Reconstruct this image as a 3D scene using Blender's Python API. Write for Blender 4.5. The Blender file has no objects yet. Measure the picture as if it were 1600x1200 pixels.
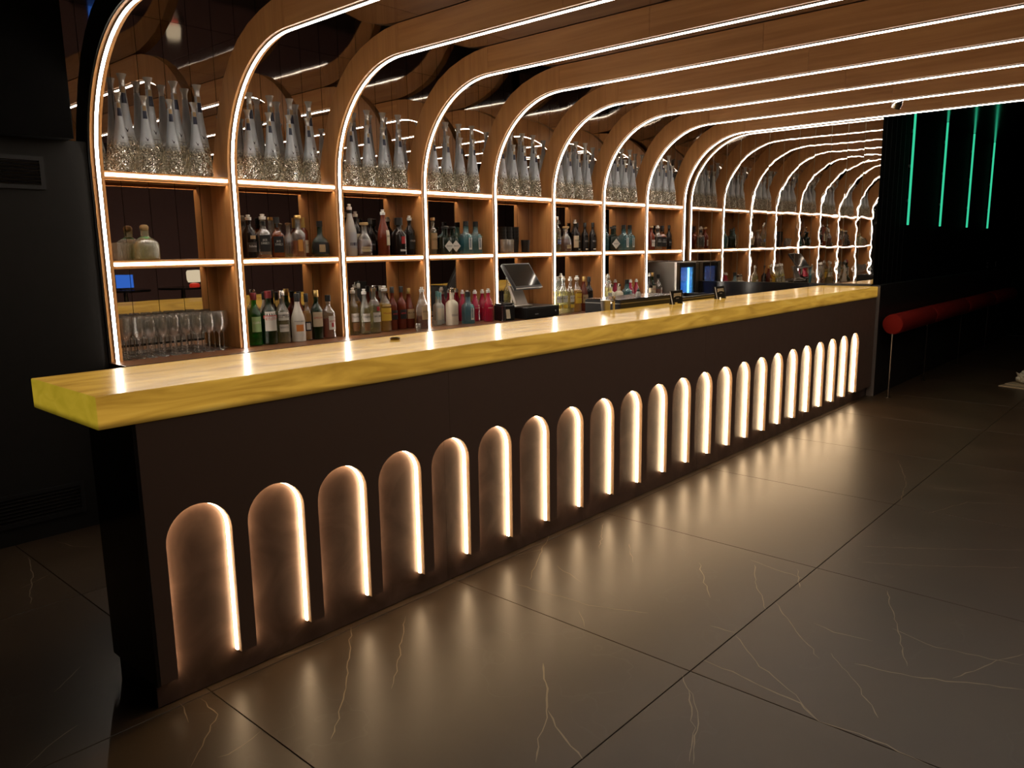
import bpy, bmesh, math, random
from mathutils import Vector, Matrix
random.seed(7)
S = bpy.context.scene
COL = S.collection
PI = math.pi

# ------------------------------------------------------------------ camera, world, exposure
cam_d = bpy.data.cameras.new('camera'); cam = bpy.data.objects.new('camera', cam_d); COL.objects.link(cam)
yaw, pitch, roll = 0.7328034, -0.1727846, -0.0141315
fw = Vector((math.cos(pitch)*math.cos(yaw), math.cos(pitch)*math.sin(yaw), math.sin(pitch)))
rt = Vector((math.sin(yaw), -math.cos(yaw), 0)); up = rt.cross(fw)
r2 = math.cos(roll)*rt + math.sin(roll)*up; u2 = -math.sin(roll)*rt + math.cos(roll)*up
m = Matrix((r2, u2, -fw)).transposed().to_4x4(); m.translation = Vector((-1.02282, -2.58376, 1.59110))
cam.matrix_world = m
cam_d.sensor_width = 36; cam_d.lens = 1214.416/1600*36; cam_d.clip_start = .05; cam_d.clip_end = 100
S.camera = cam
w = bpy.data.worlds.new('dark_room'); S.world = w; w.use_nodes = True
w.node_tree.nodes['Background'].inputs[0].default_value = (.9, .75, .6, 1)
w.node_tree.nodes['Background'].inputs[1].default_value = .004
S.view_settings.view_transform = 'Standard'; S.view_settings.look = 'None'
S.view_settings.gamma = 1; S.view_settings.use_curve_mapping = False
S.view_settings.exposure = 0.0
cy = S.cycles
cy.max_bounces = 10; cy.diffuse_bounces = 4; cy.glossy_bounces = 8; cy.transmission_bounces = 8; cy.transparent_max_bounces = 24
cy.sample_clamp_indirect = 4; cy.caustics_reflective = True; cy.blur_glossy = .6; cy.caustics_refractive = False

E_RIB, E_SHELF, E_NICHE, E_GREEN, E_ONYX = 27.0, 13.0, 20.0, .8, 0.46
E_IN, E_REAR = 28.0, 42.0
WARM = (1, .88, .74); WARM2 = (1, .70, .40)

# ------------------------------------------------------------------ measured layout
X0, SP, YS = .81398, .82815, 2.2225           # first arch, pitch, shelf front
ZC, Z1, Z2, H, CEIL = .957, 1.529, 2.043, 2.838, 3.02
L, YB = 7.5193, 2.465                           # end mirror, back mirror
AX = [X0 + SP*k for k in range(9)]
RW = .033

# ------------------------------------------------------------------ materials
MATS = {}
def nt(name):
    mt = bpy.data.materials.new(name); mt.use_nodes = True
    return mt, mt.node_tree, mt.node_tree.nodes['Principled BSDF']
def pbr(name, col, rough=.5, metal=0, spec=.5, **k):
    if name in MATS: return MATS[name]
    mt, t, b = nt(name)
    b.inputs['Base Color'].default_value = (*col, 1); b.inputs['Roughness'].default_value = rough
    b.inputs['Metallic'].default_value = metal; b.inputs['Specular IOR Level'].default_value = spec
    for kk, v in k.items(): b.inputs[kk.replace('_', ' ')].default_value = v
    # slight procedural unevenness of the surface
    n = t.nodes.new('ShaderNodeTexNoise'); n.inputs['Scale'].default_value = 14; n.inputs['Detail'].default_value = 3
    r = t.nodes.new('ShaderNodeMapRange'); r.inputs[3].default_value = max(.01, rough*.85); r.inputs[4].default_value = min(1, rough*1.15)
    c = t.nodes.new('ShaderNodeTexCoord'); t.links.new(c.outputs['Object'], n.inputs['Vector'])
    t.links.new(n.outputs['Fac'], r.inputs[0]); t.links.new(r.outputs[0], b.inputs['Roughness'])
    MATS[name] = mt; return mt
def emit(name, col, st):
    mt = bpy.data.materials.new(name); mt.use_nodes = True; t = mt.node_tree; t.nodes.clear()
    e = t.nodes.new('ShaderNodeEmission'); e.inputs[0].default_value = (*col, 1); e.inputs[1].default_value = st
    o = t.nodes.new('ShaderNodeOutputMaterial'); t.links.new(e.outputs[0], o.inputs[0]); MATS[name] = mt; return mt
def wood(name, scale, c0=(.38, .165, .048), c1=(.52, .25, .082), rough=.42):
    mt, t, b = nt(name)
    tc = t.nodes.new('ShaderNodeTexCoord'); mp = t.nodes.new('ShaderNodeMapping'); mp.inputs['Scale'].default_value = scale
    oi = t.nodes.new('ShaderNodeObjectInfo')
    ad = t.nodes.new('ShaderNodeVectorMath'); ad.operation = 'ADD'
    mu = t.nodes.new('ShaderNodeMath'); mu.operation = 'MULTIPLY'; mu.inputs[1].default_value = 7
    t.links.new(oi.outputs['Random'], mu.inputs[0]); t.links.new(tc.outputs['Object'], mp.inputs[0])
    t.links.new(mp.outputs[0], ad.inputs[0]); t.links.new(mu.outputs[0], ad.inputs[1])
    n = t.nodes.new('ShaderNodeTexNoise'); n.inputs['Scale'].default_value = 1; n.inputs['Detail'].default_value = 6; n.inputs['Distortion'].default_value = .6
    t.links.new(ad.outputs[0], n.inputs['Vector'])
    cr = t.nodes.new('ShaderNodeValToRGB'); cr.color_ramp.elements[0].position = .3; cr.color_ramp.elements[1].position = .72
    cr.color_ramp.elements[0].color = (*c0, 1); cr.color_ramp.elements[1].color = (*c1, 1)
    t.links.new(n.outputs['Fac'], cr.inputs[0]); t.links.new(cr.outputs[0], b.inputs['Base Color'])
    b.inputs['Roughness'].default_value = rough
    bp = t.nodes.new('ShaderNodeBump'); bp.inputs['Strength'].default_value = .08; bp.inputs['Distance'].default_value = .002
    t.links.new(n.outputs['Fac'], bp.inputs['Height']); t.links.new(bp.outputs[0], b.inputs['Normal'])
    MATS[name] = mt; return mt
def mirror(name, col, rough, wave, wscale=(1.5, 1.5, 1.5)):
    mt, t, b = nt(name)
    b.inputs['Base Color'].default_value = (*col, 1); b.inputs['Metallic'].default_value = 1; b.inputs['Roughness'].default_value = rough
    tc = t.nodes.new('ShaderNodeTexCoord'); mp = t.nodes.new('ShaderNodeMapping'); mp.inputs['Scale'].default_value = wscale
    n = t.nodes.new('ShaderNodeTexNoise'); n.inputs['Scale'].default_value = 1; n.inputs['Detail'].default_value = 2
    bp = t.nodes.new('ShaderNodeBump'); bp.inputs['Strength'].default_value = 1; bp.inputs['Distance'].default_value = wave
    t.links.new(tc.outputs['Object'], mp.inputs[0]); t.links.new(mp.outputs[0], n.inputs['Vector'])
    t.links.new(n.outputs['Fac'], bp.inputs['Height']); t.links.new(bp.outputs[0], b.inputs['Normal'])
    MATS[name] = mt; return mt
def glass(name, tint, refl=1.0, body=0.0, bodycol=(.5, .5, .5), rough=.03, base=.05):
    """thin clear glass: tinted see-through plus fresnel gloss, optional milky body"""
    mt = bpy.data.materials.new(name); mt.use_nodes = True; t = mt.node_tree; t.nodes.clear()
    tr = t.nodes.new('ShaderNodeBsdfTransparent'); tr.inputs[0].default_value = (*tint, 1)
    gl = t.nodes.new('ShaderNodeBsdfGlossy'); gl.inputs['Roughness'].default_value = rough
    lw = t.nodes.new('ShaderNodeLayerWeight'); lw.inputs[0].default_value = .35
    mr = t.nodes.new('ShaderNodeMapRange'); mr.inputs[3].default_value = base*refl; mr.inputs[4].default_value = min(1, .85*refl)
    nz = t.nodes.new('ShaderNodeTexNoise'); nz.inputs['Scale'].default_value = 25
    bp = t.nodes.new('ShaderNodeBump'); bp.inputs['Strength'].default_value = .25; bp.inputs['Distance'].default_value = .01
    t.links.new(nz.outputs['Fac'], bp.inputs['Height']); t.links.new(bp.outputs[0], gl.inputs['Normal'])
    mx = t.nodes.new('ShaderNodeMixShader'); t.links.new(lw.outputs['Facing'], mr.inputs[0]); t.links.new(mr.outputs[0], mx.inputs[0])
    src = tr
    if body > 0:
        df = t.nodes.new('ShaderNodeBsdfDiffuse'); df.inputs[0].default_value = (*bodycol, 1)
        tl = t.nodes.new('ShaderNodeBsdfTranslucent'); tl.inputs[0].default_value = (*bodycol, 1)
        m1 = t.nodes.new('ShaderNodeMixShader'); m1.inputs[0].default_value = .5
        t.links.new(df.outputs[0], m1.inputs[1]); t.links.new(tl.outputs[0], m1.inputs[2])
        m2 = t.nodes.new('ShaderNodeMixShader'); m2.inputs[0].default_value = body
        t.links.new(tr.outputs[0], m2.inputs[1]); t.links.new(m1.outputs[0], m2.inputs[2]); src = m2
    t.links.new(src.outputs[0], mx.inputs[1]); t.links.new(gl.outputs[0], mx.inputs[2])
    o = t.nodes.new('ShaderNodeOutputMaterial'); t.links.new(mx.outputs[0], o.inputs[0]); MATS[name] = mt; return mt

WV = wood('wood_upright', (26, 26, 1.6)); WY = wood('wood_beam', (26, 1.2, 26)); WX = wood('wood_shelf', (1.2, 26, 26))
WCOUNTER = wood('wood_counter', (1.4, 20, 20), (.10, .040, .016), (.20, .085, .035), .3)
LED_RIB = emit('led_arch', WARM, E_RIB); LED_SHELF = emit('led_shelf', WARM, E_SHELF)
FILL_IN = emit('fill_under', WARM, E_IN); FILL_REAR = emit('fill_rear', WARM, E_REAR); LED_NICHE = emit('led_niche', WARM2, E_NICHE); LED_GREEN = emit('led_green', (.05, .80, .42), E_GREEN)
MIR_BACK = mirror('mirror_back', (.66, .62, .58), .01, .0004, (3, 3, 1.6)); MIR_END = mirror('mirror_end', (.52, .475, .43), .012, .0005, (5, 5, 5))
MIR_CEIL = mirror('mirror_ceiling', (.42, .38, .35), .05, .0016, (1.4, 1.4, 1.4))
BLACK = pbr('black_paint', (.012, .011, .011), .45); BLACKG = pbr('black_gloss', (.010, .009, .009), .12)
WALLM = pbr('dark_wall', (.013, .0115, .010), .6, 0, .3); WALLFAR = pbr('far_wall', (.003, .003, .003), .8, 0, .03)
STEEL = pbr('brushed_steel', (.55, .52, .48), .3, 1); CHROME = pbr('chrome', (.8, .78, .75), .08, 1)
DARKMET = pbr('dark_metal', (.10, .09, .085), .35, 1)
PANEL = pbr('brown_laminate', (.145, .088, .064), .5); PANELIN = pbr('brown_niche', (.068, .040, .031), .38)
def mottle(mt, c0, c1, sc):
    t = mt.node_tree; b = t.nodes['Principled BSDF']; n = t.nodes.new('ShaderNodeTexNoise'); n.inputs['Scale'].default_value = sc; n.inputs['Detail'].default_value = 6; n.inputs['Distortion'].default_value = 1.5
    tc = t.nodes.new('ShaderNodeTexCoord'); t.links.new(tc.outputs['Object'], n.inputs['Vector'])
    cr = t.nodes.new('ShaderNodeValToRGB'); cr.color_ramp.elements[0].position = .35; cr.color_ramp.elements[1].position = .75; cr.color_ramp.elements[0].color = (*c0, 1); cr.color_ramp.elements[1].color = (*c1, 1)
    t.links.new(n.outputs['Fac'], cr.inputs[0]); t.links.new(cr.outputs[0], b.inputs['Base Color'])
mottle(PANELIN, (.072, .042, .032), (.15, .092, .070), 5)
PLASTIC = pbr('black_plastic', (.014, .013, .013), .35)

# ------------------------------------------------------------------ mesh helpers
def me_new(name, vs, fs, mat, smooth=False):
    me = bpy.data.meshes.new(name); me.from_pydata([tuple(v) for v in vs], [], fs)
    bm = bmesh.new(); bm.from_mesh(me); bmesh.ops.recalc_face_normals(bm, faces=bm.faces); bm.to_mesh(me); bm.free()
    if smooth:
        for p in me.polygons: p.use_smooth = True
        try: me.set_sharp_from_angle(angle=math.radians(40))
        except Exception: pass
    if mat: me.materials.append(mat)
    return me
def ob(name, me, parent=None, loc=(0, 0, 0), rot=(0, 0, 0)):
    o = bpy.data.objects.new(name, me); COL.objects.link(o); o.location = loc; o.rotation_euler = rot
    if parent: o.parent = parent
    return o
def mk(name, vs, fs, mat, parent=None, smooth=False, loc=(0, 0, 0), rot=(0, 0, 0)):
    return ob(name, me_new(name, vs, fs, mat, smooth), parent, loc, rot)
def tag(o, label=None, cat=None, group=None, kind=None):
    if label: o['label'] = label
    if cat: o['category'] = cat
    if group: o['group'] = group
    if kind: o['kind'] = kind
    return o
def thing(name, label, cat, loc=(0, 0, 0), rz=0, group=None):
    o = bpy.data.objects.new(name, None); COL.objects.link(o); o.location = loc; o.rotation_euler = (0, 0, rz); o.empty_display_size = .05
    return tag(o, label, cat, group)
def vbox(x0, x1, y0, y1, z0, z1):
    return ([(x, y, z) for z in (z0, z1) for y in (y0, y1) for x in (x0, x1)],
            [(0, 2, 3, 1), (4, 5, 7, 6), (0, 1, 5, 4), (2, 6, 7, 3), (0, 4, 6, 2), (1, 3, 7, 5)])
def join(parts):
    V, F = [], []
    for v, f in parts:
        n = len(V); V += list(v); F += [tuple(i+n for i in q) for q in f]
    return V, F
def box(name, b, mat, parent=None, bev=0, loc=(0, 0, 0), rot=(0, 0, 0)):
    v, f = vbox(*b); me = me_new(name, v, f, mat)
    if bev:
        bm = bmesh.new(); bm.from_mesh(me); bmesh.ops.bevel(bm, geom=bm.edges[:], offset=bev, segments=2, affect='EDGES', profile=.5)
        bm.to_mesh(me); bm.free()
    return ob(name, me, parent, loc, rot)
def prism_yz(poly, x0, x1):
    n = len(poly); v = [(x0, y, z) for y, z in poly] + [(x1, y, z) for y, z in poly]
    return v, [tuple(range(n)), tuple(range(2*n-1, n-1, -1))] + [(i, (i+1) % n, n+(i+1) % n, n+i) for i in range(n)]
def prism_xz(poly, y0, y1):
    n = len(poly); v = [(x, y0, z) for x, z in poly] + [(x, y1, z) for x, z in poly]
    return v, [tuple(range(n)), tuple(range(2*n-1, n-1, -1))] + [(i, (i+1) % n, n+(i+1) % n, n+i) for i in range(n)]
def supr(t, n):
    return 1/((abs(math.cos(t))**n + abs(math.sin(t))**n)**(1/n))
def lathe(prof, seg=20, n=2, cap0=True, cap1=True, sx=1, sy=1, cx=0, cy_=0):
    """prof: list of (radius, z); n: roundness exponent (2 round, 6 square-ish)"""
    V, F = [], []
    for r, z in prof:
        for i in range(seg):
            t = 2*PI*i/seg + PI/seg; k = supr(t, n) if n != 2 else 1
            V.append((cx + r*k*math.cos(t)*sx, cy_ + r*k*math.sin(t)*sy, z))
    for j in range(len(prof)-1):
        for i in range(seg):
            a = j*seg+i; b = j*seg+(i+1) % seg; F.append((a, b, b+seg, a+seg))
    if cap0: F.append(tuple(range(seg))[::-1])
    if cap1: F.append(tuple(range((len(prof)-1)*seg, len(prof)*seg)))
    return V, F
def tube(pts, r, seg=8):
    V, F = [], []; P = [Vector(p) for p in pts]
    for i, p in enumerate(P):
        d = (P[min(i+1, len(P)-1)] - P[max(i-1, 0)]).normalized()
        a = d.cross(Vector((0, 0, 1))); a = a if a.length > .01 else Vector((1, 0, 0)); a.normalize(); b = d.cross(a)
        V += [tuple(p + r*(math.cos(2*PI*k/seg)*a + math.sin(2*PI*k/seg)*b)) for k in range(seg)]
    for j in range(len(P)-1):
        for i in range(seg): F.append((j*seg+i, j*seg+(i+1) % seg, (j+1)*seg+(i+1) % seg, (j+1)*seg+i))
    return V, F + [tuple(range(seg))[::-1], tuple(range((len(P)-1)*seg, len(P)*seg))]
def dup(root, loc, rz, label=None, group=None, scale=None):
    def rec(o, p):
        c = o.copy(); COL.objects.link(c); c.parent = p
        for ch in o.children: rec(ch, c)
        return c
    r = rec(root, None); r.location = loc; r.rotation_euler = (0, 0, rz)
    if scale: r.scale = (scale,)*3
    return tag(r, label, None, group)
FONT = {}
def text_mesh(txt, height, mat, width=None):
    key = (txt, round(height, 4), mat.name, width)
    if key in FONT: return FONT[key]
    cu = bpy.data.curves.new('t', 'FONT'); cu.body = txt; cu.size = height; cu.align_x = 'CENTER'; cu.align_y = 'CENTER'; cu.resolution_u = 1; cu.extrude = .0002
    o = bpy.data.objects.new('t', cu); COL.objects.link(o)
    bpy.context.view_layer.update()
    me = bpy.data.meshes.new_from_object(o.evaluated_get(bpy.context.evaluated_depsgraph_get()))
    bpy.data.objects.remove(o); bpy.data.curves.remove(cu)
    me.name = 'lettering'; me.materials.clear(); me.materials.append(mat)
    if width and len(me.vertices):
        xs = [v.co.x for v in me.vertices]; k = width/(max(xs)-min(xs))
        if k < 1 or True:
            for v in me.vertices: v.co.x *= k
    FONT[key] = me; return me
def bend(me, r, zoff):
    """wrap flat lettering (x right, y up) round a bottle of radius r facing -y"""
    key = (me.name, round(r, 4), round(zoff, 4))
    if key in FONT: return FONT[key]
    m2 = me.copy()
    for v in m2.vertices:
        a = v.co.x/r; rr = r + .0006 + v.co.z; z = v.co.y
        v.co = (rr*math.sin(a), -rr*math.cos(a), z+zoff)
    FONT[key] = m2; return m2
ORD = ['first', 'second', 'third', 'fourth', 'fifth', 'sixth', 'seventh', 'eighth', 'ninth', 'tenth', 'eleventh', 'twelfth', 'thirteenth', 'fourteenth', 'fifteenth', 'sixteenth', 'seventeenth', 'eighteenth', 'nineteenth', 'twentieth', 'twenty-first', 'twenty-second', 'twenty-third']

# ================================================================== SETTING
FX0, FX1, FY0, FY1 = -3.6, 14.6, -6.4, 2.62
floor = box('floor', (FX0, FX1, FY0, FY1, -.12, -.004), pbr('grout', (.012, .010, .009), .8)); tag(floor, kind='structure')
# stone tiles
def stone():
    mt, t, b = nt('stone_tile')
    tc = t.nodes.new('ShaderNodeTexCoord'); oi = t.nodes.new('ShaderNodeObjectInfo')
    ad = t.nodes.new('ShaderNodeVectorMath'); ad.operation = 'ADD'; t.links.new(tc.outputs['Object'], ad.inputs[0])
    mu = t.nodes.new('ShaderNodeVectorMath'); mu.operation = 'SCALE'; mu.inputs['Scale'].default_value = 3.1
    t.links.new(oi.outputs['Location'], mu.inputs[0]); t.links.new(mu.outputs[0], ad.inputs[1])
    n = t.nodes.new('ShaderNodeTexNoise'); n.inputs['Scale'].default_value = 2.2; n.inputs['Detail'].default_value = 5; n.inputs['Roughness'].default_value = .6
    t.links.new(ad.outputs[0], n.inputs['Vector'])
    cr = t.nodes.new('ShaderNodeValToRGB'); cr.color_ramp.elements[0].color = (.048, .030, .017, 1); cr.color_ramp.elements[1].color = (.069, .0445, .025, 1)
    cr.color_ramp.elements[0].position = .3; cr.color_ramp.elements[1].position = .7
    t.links.new(n.outputs['Fac'], cr.inputs[0])
    # faint hairline veins
    n2 = t.nodes.new('ShaderNodeTexNoise'); n2.inputs['Scale'].default_value = 1.1; n2.inputs['Detail'].default_value = 4; t.links.new(ad.outputs[0], n2.inputs['Vector'])
    ab = t.nodes.new('ShaderNodeMath'); ab.operation = 'SUBTRACT'; ab.inputs[1].default_value = .5; t.links.new(n2.outputs['Fac'], ab.inputs[0])
    a2 = t.nodes.new('ShaderNodeMath'); a2.operation = 'ABSOLUTE'; t.links.new(ab.outputs[0], a2.inputs[0])
    mr = t.nodes.new('ShaderNodeMapRange'); mr.inputs[1].default_value = 0; mr.inputs[2].default_value = .0035; mr.inputs[3].default_value = .22; mr.inputs[4].default_value = 0
    t.links.new(a2.outputs[0], mr.inputs[0])
    mx = t.nodes.new('ShaderNodeMix'); mx.data_type = 'RGBA'; mx.inputs[7].default_value = (.10, .078, .055, 1)
    t.links.new(mr.outputs[0], mx.inputs[0]); t.links.new(cr.outputs[0], mx.inputs[6]); t.links.new(mx.outputs[2], b.inputs['Base Color'])
    b.inputs['Roughness'].default_value = .36; b.inputs['Specular IOR Level'].default_value = .5
    rr = t.nodes.new('ShaderNodeMapRange'); rr.inputs[3].default_value = .30; rr.inputs[4].default_value = .42; t.links.new(n.outputs['Fac'], rr.inputs[0]); t.links.new(rr.outputs[0], b.inputs['Roughness'])
    return mt
STONE = stone()
T = 1.2625; g = .0018
bm = bmesh.new(); v, f = vbox(g-T/2, T/2-g, g-T/2, T/2-g, -.012, 0)
tile_me = me_new('floor_tile', v, f, STONE)
bm = bmesh.new(); bm.from_mesh(tile_me); bmesh.ops.bevel(bm, geom=[e for e in bm.edges if all(vv.co.z > -.001 for vv in e.verts)], offset=.0012, segments=1, affect='EDGES'); bm.to_mesh(tile_me); bm.free()
for i in range(-3, 12):
    for j in range(-5, 3):
        cx, cyy = .178 + T*(i+.5), .006 + T*(j+.5)
        if cx-T/2 < FX0-.9 or cx+T/2 > FX1+.6 or cyy+T/2 > 4: continue
        ob('floor_tile', tile_me, floor, (cx, cyy, 0))
# pale gold veins drawn through the stone (x, y on the floor), one flat inlay per vein
VEIN = pbr('vein_gold', (.24, .18, .115), .4)
def vein(pts, wdt, seed):
    rnd = random.Random(seed); P = []
    for (a, b) in zip(pts[:-1], pts[1:]):
        n = max(2, int(math.dist(a, b)/.035))
        for k in range(n):
            t = k/n; P.append((a[0]+(b[0]-a[0])*t + rnd.uniform(-.006, .006), a[1]+(b[1]-a[1])*t + rnd.uniform(-.006, .006)))
    P.append(pts[-1]); V, F = [], []
    for i, p in enumerate(P):
        q = P[min(i+1, len(P)-1)]; o = P[max(i-1, 0)]; dx, dy = q[0]-o[0], q[1]-o[1]; l = math.hypot(dx, dy) or 1
        ww = wdt*(.35 + .65*rnd.random())*(.25 if i in (0, len(P)-1) else 1)
        V += [(p[0]-dy/l*ww, p[1]+dx/l*ww, .0004), (p[0]+dy/l*ww, p[1]-dx/l*ww, .0004)]
    for i in range(len(P)-1): F.append((2*i, 2*i+1, 2*i+3, 2*i+2))
    mk('stone_vein', V, F, VEIN, floor)
VN = [[(-0.078, -0.352), (0.078, -0.191), (0.118, -0.153), (0.130, -0.009)],
 [(0.071, 0.021), (0.033, -0.114)],
 [(0.002, -0.375), (0.079, -0.377), (0.172, -0.348)],
 [(0.817, 0.016), (0.464, -0.410), (0.299, -0.565)],
 [(1.033, -0.080), (0.798, -0.321), (0.622, -0.484)],
 [(1.121, -0.798), (0.888, -1.011), (0.787, -1.064), (0.650, -1.156)],
 [(0.888, -1.011), (0.820, -1.126), (0.759, -1.258)],
 [(2.545, -1.001), (2.321, -1.116), (2.104, -1.262)],
 [(1.551, -1.258), (1.526, -1.455), (1.505, -1.652), (1.441, -1.745), (1.456, -1.911), (1.434, -2.083)],
 [(1.399, -1.247), (1.303, -1.336), (1.227, -1.406), (0.964, -1.533)],
 [(1.328, -1.310), (1.131, -1.441), (0.968, -1.517)],
 [(1.806, -1.262), (1.645, -1.444), (1.543, -1.617), (1.451, -1.728)],
 [(2.207, -1.256), (2.032, -1.417), (1.847, -1.592)],
 [(1.897, -1.708), (1.940, -1.899), (2.023, -2.066), (2.104, -2.228)],
 [(2.918, -1.402), (3.069, -1.649), (3.354, -2.032)],
 [(2.647, -1.597), (2.407, -1.703), (2.005, -1.866)],
 [(2.286, -1.731), (2.232, -1.904), (2.263, -2.055), (2.298, -2.197)],
 [(2.024, -2.020), (2.230, -2.099), (2.394, -2.182)],
 [(3.930, -1.459), (4.293, -1.590), (4.459, -1.858)],
 [(4.471, -1.357), (4.574, -1.595), (4.647, -1.829)],
 [(3.139, -1.339), (3.362, -1.655), (3.621, -1.990)],
 [(5.040, -0.973), (4.515, -1.175), (4.056, -1.268)],
 [(2.243, 0.075), (1.951, -0.086), (1.673, -0.257)],
 [(2.024, -0.052), (1.854, 0.006)],
 [(2.548, -0.077), (2.216, -0.282)],
 [(1.591, -0.229), (1.621, -0.446), (1.642, -0.640), (1.747, -0.882)],
 [(1.893, -0.245), (1.814, -0.464)],
 [(2.387, -0.780), (2.193, -0.915), (2.057, -1.016)],
 [(2.636, -1.185), (2.423, -1.285)],
 [(2.584, -0.959), (2.532, -1.268)],
 [(0.465, 0.036), (0.668, 0.005)],
 [(2.384, -0.359), (2.172, -0.523)],
 [(1.922, -1.608), (1.760, -1.758), (1.589, -1.888)],
 [(2.120, -1.466), (2.092, -1.563), (2.121, -1.704)],
 [(1.570, -0.631), (1.461, -0.743)],
 [(1.814, -1.144), (1.828, -1.251)],
 [(-0.417, 0.042), (-0.342, 0.103), (-0.225, 0.162)],
 [(0.169, 1.991), (0.105, 1.713), (-0.018, 1.339)],
 [(-0.209, 0.450), (-0.070, 0.570)],
 [(0.352, 2.129), (0.387, 1.964), (0.463, 1.872)],
 [(0.012, 1.567), (0.161, 1.646)]]
for i, p in enumerate(VN): vein(p, .0026 if i not in (5, 6, 8, 13) else .004, i)


# ceiling: stretched dark mirror film over the bar in big panels, plain dark ceiling elsewhere
ceil = box('ceiling', (FX0, FX1, FY0, FY1, CEIL+.012, CEIL+.15), BLACK); tag(ceil, kind='structure')
ys = [YB+.02, 1.25, 0, -1.25, -3.4]; xs = [-.6, 1.9, 4.4, 6.9, L+.08]
for a, b in zip(ys[:-1], ys[1:]):
    for c, e in zip(xs[:-1], xs[1:]):
        box('ceiling_panel', (c+.0015, e-.0015, b+.0015, a-.0015, CEIL, CEIL+.012), MIR_CEIL, ceil)
box('ceiling_panel', (L+.083, FX1, -3.4, .10, CEIL, CEIL+.012), pbr('ceiling_gloss', (.010, .010, .010), .13, 0, 1.0), ceil)
# walls
tag(box('wall_front', (FX0, FX1, FY0-.1, FY0, 0, CEIL), pbr('maroon_wall', (.16, .085, .08), .7)), kind='structure')
tag(box('wall_left', (FX0-.1, FX0, FY0, FY1, 0, CEIL), WALLFAR), kind='structure')
tag(box('wall_right', (FX1, FX1+.1, FY0, FY1, 0, CEIL), WALLFAR), kind='structure')
wb = box('wall_back', (FX0, L+.1, YB+.03, YB+.13, 0, CEIL), pbr('mirror_backing', (.32, .28, .22), .5)); tag(wb, kind='structure')
x = .70
while x < L-.02:                                # narrow bronze mirror strips behind the shelves
    x1 = min(x+.1665, L-.002)
    o = box('mirror_panel', (x+.0018, x1-.0018, -.012, .012, ZC, CEIL-.001), MIR_BACK, wb, loc=(0, YB+.012, 0)); x = x1
# service wall to the left of the shelving, with two air grilles
wl = box('wall_service', (FX0, AX[0]-RW-.012, 2.235, 2.30, 0, 2.215), WALLM); tag(wl, kind='structure')
def grille(x0, x1, z0, z1, label, n):
    t = thing('air_grille', label, 'grille', ((x0+x1)/2, 2.235, z0)); hw = (x1-x0)/2; h = z1-z0; fr = .022
    mk('frame', *join([vbox(-hw-fr, hw+fr, -.014, .0, -fr, 0), vbox(-hw-fr, hw+fr, -.014, 0, h, h+fr), vbox(-hw-fr, -hw, -.014, 0, 0, h), vbox(hw, hw+fr, -.014, 0, 0, h)]), BLACK, t)
    box('backing', (-hw, hw, -.003, 0, 0, h), BLACKG, t)
    vv, ff = vbox(-hw, hw, -.012, .001, -.002, .002); sl = me_new('slat', vv, ff, DARKMET)
    for k in range(n): ob('slat', sl, t, (0, -.004, (k+.5)*h/n), (math.radians(28), 0, 0))
    box('mullion', (-hw*.52, -hw*.52+.008, -.013, -.002, 0, h), BLACK, t)
grille(-.16, .515, 1.965, 2.095, 'black slatted air grille high on the dark wall left of the shelves', 7)
grille(-.22, .535, .125, .265, 'black slatted air grille low on the dark wall near the floor', 7)
bk = box('soffit_box', (FX0, .672, 2.13, YB+.02, 2.212, CEIL-.001), pbr('matt_black', (.0035, .0032, .003), .8, 0, .1), bev=.004)
tag(bk, 'black boxed-in bulkhead hanging at the upper left beside the first arch', 'bulkhead')

# end wall: tall mirror strips above, black gloss wainscot below, return wall running on to the right
we = box('wall_end', (L+.012, L+.30, .06, YB+.13, 0, CEIL), pbr('seam_metal', (.42, .36, .27), .5)); tag(we, kind='structure')
y = .047
mz0 = 1.176
while y < YB-.01:
    y1 = min(y+.1685, YB)
    o = box('mirror_panel', (-.012, .012, y+.0028-(y+y1)/2, y1-.0028-(y+y1)/2, mz0, CEIL-.001), MIR_END, we, loc=(L+.012, (y+y1)/2, 0))
    o.rotation_euler = (0, random.uniform(-.0012, .0012), random.uniform(-.0022, .0022)); y = y1
box('lower_cladding', (L-.004, L+.012, .06, 2.1, 0, mz0-.004), BLACKG, we)
wf = box('wall_far', (L+.001, FX1, .047, .0605, 1.162, CEIL), WALLFAR); tag(wf, kind='structure')
for k in range(6): box('wall_seam_strip', (L+.12+.16*k, L+.123+.16*k, .0455, .047, 1.17, CEIL), pbr('seam', (.02, .02, .02), .4), wf)
wn = box('wall_wainscot', (L+.0, FX1, -.028, .06, 0, 1.162), pbr('wainscot', (.016, .014, .013), .38), bev=.002); tag(wn, kind='structure')
tr = box('trim_1', (L-.012, L-.001, -.030, .042, 0, 1.15), pbr('metal_trim', (.20, .17, .15), .45, .2)); tag(tr, kind='structure')

# ================================================================== BAR
bar = thing('bar_counter', 'long dark brown bar front with glowing arched niches down its length', 'bar counter')
NP, NX, NR, NZ, NB, YBK = .3066, .184, .123, .599, .107, .044
XE = L-.012
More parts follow.
